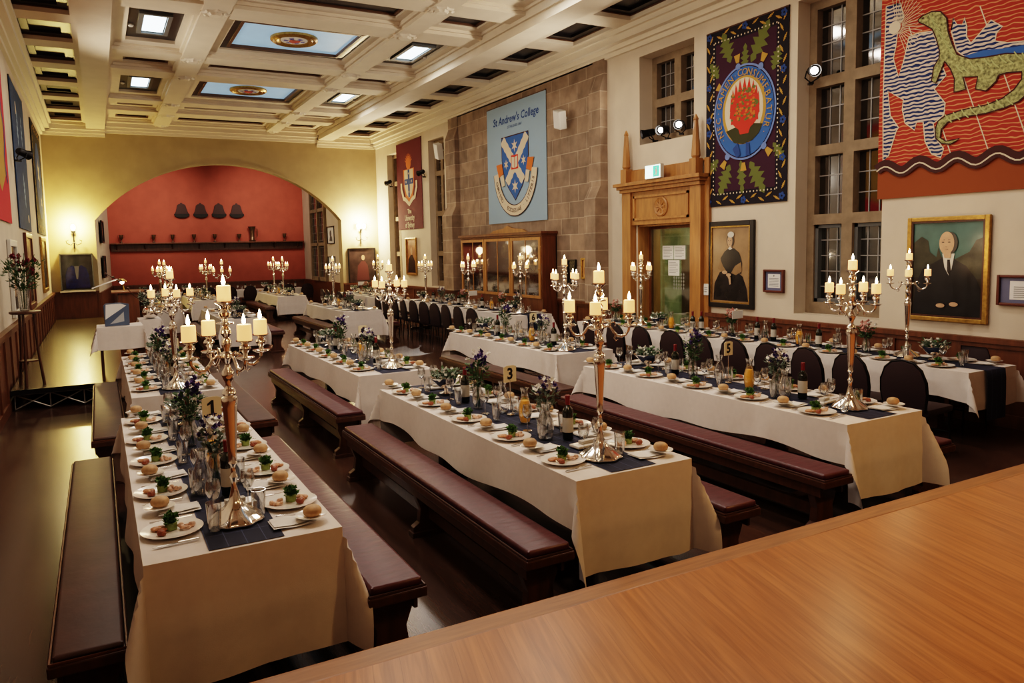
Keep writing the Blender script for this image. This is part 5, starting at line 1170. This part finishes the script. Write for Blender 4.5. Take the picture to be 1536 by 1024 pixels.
# ------------------------------------------------------------------ portable stage furniture
FACT['st'] = lambda: None
def small_table(lab, x, y, w, d, clab, side, end, rz=0, seed=51):
    t = thing('side_table', lab, 'table', (x, y, .30), rz)
    obj('tabletop', B().box(-w/2+.01, .01, .70, w/2-.01, d-.01, .742), M['darkwood'], t)
    for a in (-1, 1):
        for c in (.05, d-.05): obj('leg', B().box(a*(w/2-.05)-.02, c-.02, 0, a*(w/2-.05)+.02, c+.02, .70), M['darkwood'], t)
    o = obj('tablecloth', cloth_obj(w, d, side, end, seed), M['cloth'], smooth=60); o.location = (x, y, .30); o.rotation_euler = (0, 0, rz); tag(o, clab, 'tablecloth', 'white tablecloths')
small_table('side table at the front edge of portable stage, under a cloth', .23, 11.85, .6, .62, 'white cloth over side table holding the slate-blue card', .34, .32)
small_table('second side table on portable stage, under flower vase cloth', .68, 12.85, .32, .6, 'white cloth over side table holding the round flower vase', .1, .42, seed=52)
t = thing('display_card', 'slate-blue standing card with pale diagonal, on front side table', 'card', (.2, 12.0, 1.056), .15)
obj('panel', B().prism([(-.16, 0), (.16, 0), (.165, .31), (.05, .335), (-.14, .33), (-.17, .3)], 1, -.02, .02), M['bluecard'], t, bevel=.004)
obj('pale_corner', B().poly([(-.14, .315), (-.155, .1), (.13, .29), (.05, .32)], -.0215), M['whitecard'], t); obj('triangle', B().poly([(-.1, .03), (.09, .2), (.09, .06)], -.0215), mat('pale_grey_print', (.38, .40, .42), .7), t)
t = thing('round_vase', 'round silver vase of white flowers on second side table', 'flowers', (.70, 13.05, 1.056))
r = random.Random(77)
obj('vase_body', B().lathe([(.05, 0), (.10, .03), (.125, .10), (.10, .17), (.07, .19), (.075, .2), (.065, .2)], 22, capt=False), M['silver'], t, smooth=60)
b = B(); foliage(b, r, 160, (0, 0, .17), .17, .24, (.03, .07), (.014, .028)); obj('foliage', b, M['greyleaf'], t)
b = B(); blossoms(b, r, 14, (0, 0, .17), .16, .28, .028); obj('blossoms', b, M['petalw'], t)
b = B().tube([(0, 0, .2), (-.2, -.05, .36), (-.42, -.1, .62), (-.6, -.12, .74)], .006, 5)
for q in ((-.42, -.1, .62), (-.5, -.1, .68), (-.6, -.12, .74), (-.3, -.07, .5)): b.blob(q, .022, 6, 4)
b.tube([(0, 0, .2), (.2, -.02, .1), (.34, -.05, .0)], .005, 5); obj('branch', b, M['darkwood'], t)
t = thing('lectern', 'dark wooden lectern with lit reading lamp on portable stage', 'lectern', (.42, 13.9, .30))
obj('body', B().box(-.16, -.15, 0, .16, .2, 1.15), M['panelwood'], t, bevel=.01)
obj('sloped_top', B().prism([(-.2, 1.15), (.2, 1.15), (.2, 1.19), (-.2, 1.17)], 0, -.25, .25), M['panelwood'], t)
obj('lamp_stem', B().tube([(-.05, .1, 1.17), (-.06, .1, 1.3), (-.08, 0, 1.36)], .01, 6), M['gold'], t); obj('lamp_head', B().lathe([(.03, .02), (.07, -.02), (.072, -.03)], 14, (-.08, -.02, 1.37)), M['gold'], t, smooth=50)
obj('lamp_bulb', B().blob((-.08, -.03, 1.33), .035, 10, 6), M['spotlens'], t, smooth=60)
t = thing('music_sheet_ledge', 'thin pale sheet tilted in front of the lectern lamp', 'paper', (.08, 13.7, 1.62))
obj('sheet', B().box(-.2, -.05, -.006, .2, .05, .0), M['whitecard'], t); obj('holder_arm', B().tube([(.2, .04, -.003), (.26, .12, -.08)], .008, 6), M['blackmetal'], t); t.rotation_euler = (.1, -.36, 0)
t = thing('flower_stand', 'slender dark three-legged wooden stand at the left edge', 'stand', (-1.0+.08, 11.95, .30))
obj('stand_top', B().lathe([(.17, 1.0), (.19, 1.01), (.19, 1.035), (.17, 1.04)], 26), M['darkwood'], t, smooth=40)
for a in (.3, 2.4, 4.5): obj('leg', B().tube([(.1*math.cos(a), .1*math.sin(a), 1.0), (.12*math.cos(a), .12*math.sin(a), .5), (.17*math.cos(a), .17*math.sin(a), .0)], [.018, .015, .02], 8), M['darkwood'], t, smooth=60)
obj('lower_shelf', B().lathe([(.12, .34), (.12, .36)], 22), M['darkwood'], t)
t = thing('tall_flower_arrangement', 'burgundy and green flower arrangement in glass vase on the stand', 'flowers', (-.92, 11.95, 1.343)); r = random.Random(5)
obj('glass_vase', B().lathe([(.05, 0), (.06, .01), (.075, .3), (.073, .3), (.055, .02)], 18, capt=False), M['glass'], t, smooth=50)
b = B()
for i in range(14): a = r.uniform(0, 6.3); b.tube([(.02*math.cos(a), .02*math.sin(a), .02), (.04*math.cos(a), .04*math.sin(a), .3), (.16*math.cos(a), .16*math.sin(a), .55+r.random()*.25)], .004, 5)
obj('stems', b, M['leaf'], t)
b = B(); foliage(b, r, 260, (0, 0, .28), .24, .4, (.05, .1), (.02, .04)); obj('foliage', b, M['leaf'], t)
b = B(); blossoms(b, r, 16, (0, 0, .35), .18, .4, .05); obj('burgundy_blossoms', b, M['petalb'], t); b = B(); blossoms(b, r, 8, (.05, 0, .3), .2, .3, .04); obj('pale_blossoms', b, M['greyleaf'], t)

# ------------------------------------------------------------------ lights
def light(kind, name, loc, energy, col, tgt=None, **k):
    l = bpy.data.lights.new(name, kind); l.energy = energy; l.color = col
    for a, v in k.items(): setattr(l, a, v)
    o = bpy.data.objects.new(name, l); COL.objects.link(o); o.location = loc
    if tgt: o.rotation_euler = (Vector(tgt)-Vector(loc)).to_track_quat('-Z', 'Y').to_euler()
    return o
WARM = (1, .8, .56); SOFT = (1, .89, .76)
light('POINT', 'sconce_light', (-.56, YB-.32, 2.95), 190, (1, .77, .28), shadow_soft_size=.08)
light('POINT', 'sconce_light', (8.0, YB-.32, 2.95), 330, (1, .80, .48), shadow_soft_size=.1)
light('SPOT', 'alcove_light', (1.6, 26.0, 5.6), 420, (1, .80, .64), (1.7, YA, 4.0), spot_size=1.05, spot_blend=1, shadow_soft_size=.2)
light('SPOT', 'alcove_light', (5.7, 26.0, 5.6), 420, (1, .80, .64), (6.0, YA, 4.0), spot_size=1.05, spot_blend=1, shadow_soft_size=.2)
# uplights beside the windows that wash ceiling and opposite wall
for x, y, z, tx, ty, tz, e in ((XR-.3, 7.0, 4.35, 3.0, 9.5, 6.2, 260), (XR-.3, 10.0, 4.1, 3.5, 15, 6.3, 260), (XR-.35, 20.2, 4.3, 3.5, 19, 6.3, 160), (XL+.35, 15.1, 3.9, 6.0, 13.0, 6.0, 300), (XL+.35, 8.0, 3.9, 7.5, 7.0, 5.0, 240), (XL+.35, 2.5, 4.0, 7.5, 8, 4.6, 130)):
    light('SPOT', 'wall_spotlight', (x, y, z), e, SOFT, (tx, ty, tz), spot_size=2.0, spot_blend=.9, shadow_soft_size=.12)
# added area lamps under the coffers brighten the tables; outer ones serve the skylights
for x, y, e in ((1.2, 5.3, 40), (3.5, 5.6, 40), (5.9, 5.3, 36), (1.2, 9.6, 36), (3.5, 9.6, 36), (5.9, 9.6, 36), (1.2, 14.7, 24), (5.9, 14.7, 30), (3.5, 19.5, 40), (6.0, 19.5, 20)):
    light('AREA', 'coffer_fill_light', (x, y, 5.86), e*1.25, (1, .85, .73), (x, y, 0), shape='RECTANGLE', size=.6, size_y=1.0)
light('SPOT', 'dais_light', (6.0, -.6, 5.3), 420, (1, .58, .22), (4.4, 1.2, .4), spot_size=1.5, spot_blend=1, shadow_soft_size=.3)
light('SPOT', 'dais_light', (1.0, -1.5, 5.3), 60, (1, .66, .36), (2.2, 4.2, .5), spot_size=1.5, spot_blend=1, shadow_soft_size=.3)
light('AREA', 'alcove_fill_light', (3.8, 27.4, 5.6), 75, SOFT, (3.8, 27.4, 0), shape='RECTANGLE', size=3, size_y=1.)  # added fill lamp without a fixture, brightens the alcove side walls
light('AREA', 'corridor_light', (XR+1.3, 10.4, 2.65), 45, (.97, 1, .80), (XR+1.3, 10.4, 0), shape='SQUARE', size=.5)
light('POINT', 'cabinet_light', (XR-.2, 15.1, 2.2), 1.2, WARM, shadow_soft_size=.05)
light('POINT', 'lectern_lamp', (.3, 13.6, 1.68), 1.5, WARM, shadow_soft_size=.03)
light('SPOT', 'stage_light', (XL+.5, 19, 4.2), 80, (1, .78, .4), (0.1, 13.5, .3), spot_size=1.0, spot_blend=1, shadow_soft_size=.1)
light('SPOT', 'floor_reflection_beam', (XR-.35, 20.2, 4.35), 900, (1, .95, .88), (5.65, 14.2, 0), spot_size=.12, spot_blend=.2, shadow_soft_size=.02)  # added narrow beams stand in for bright reflections on the floor
light('SPOT', 'floor_reflection_beam', (XL+.35, 15.1, 3.85), 500, (1, .95, .88), (1.85, 5.75, 0), spot_size=.04, spot_blend=.3, shadow_soft_size=.02)
w = bpy.data.worlds.new('world'); w.use_nodes = True; w.node_tree.nodes['Background'].inputs[0].default_value = (.05, .06, .09, 1); w.node_tree.nodes['Background'].inputs[1].default_value = .3; sc.world = w

# ------------------------------------------------------------------ camera
f_, yaw, pitch, roll = 1108.49, .488086, .0904065, -.0215272
cy_, sy_ = math.cos(yaw), math.sin(yaw); cp, sp_ = math.cos(pitch), math.sin(pitch)
Fv = Vector((sy_*cp, cy_*cp, -sp_)); Rv = Vector((cy_, -sy_, 0)); Uv = Rv.cross(Fv)
cr_, sr_ = math.cos(roll), math.sin(roll); R2 = Rv*cr_+Uv*sr_; U2 = -Rv*sr_+Uv*cr_
cam = bpy.data.cameras.new('camera'); co = bpy.data.objects.new('camera', cam); COL.objects.link(co); sc.camera = co
mt = Matrix((R2, U2, -Fv)).transposed().to_4x4(); mt.translation = (0, 0, 2.05); co.matrix_world = mt
cam.sensor_width = 36; cam.lens = f_*36/1536; cam.shift_x = .01905; cam.shift_y = -.02493; cam.clip_start = .05; cam.clip_end = 100
sc.view_settings.view_transform = 'Filmic'; sc.view_settings.look = 'High Contrast'; sc.view_settings.exposure = 0.15
sc.cycles.caustics_reflective = False; sc.cycles.caustics_refractive = False; sc.cycles.max_bounces = 8; sc.cycles.transparent_max_bounces = 16; sc.cycles.sample_clamp_indirect = 4; sc.cycles.sample_clamp_direct = 0; sc.cycles.use_denoising = True
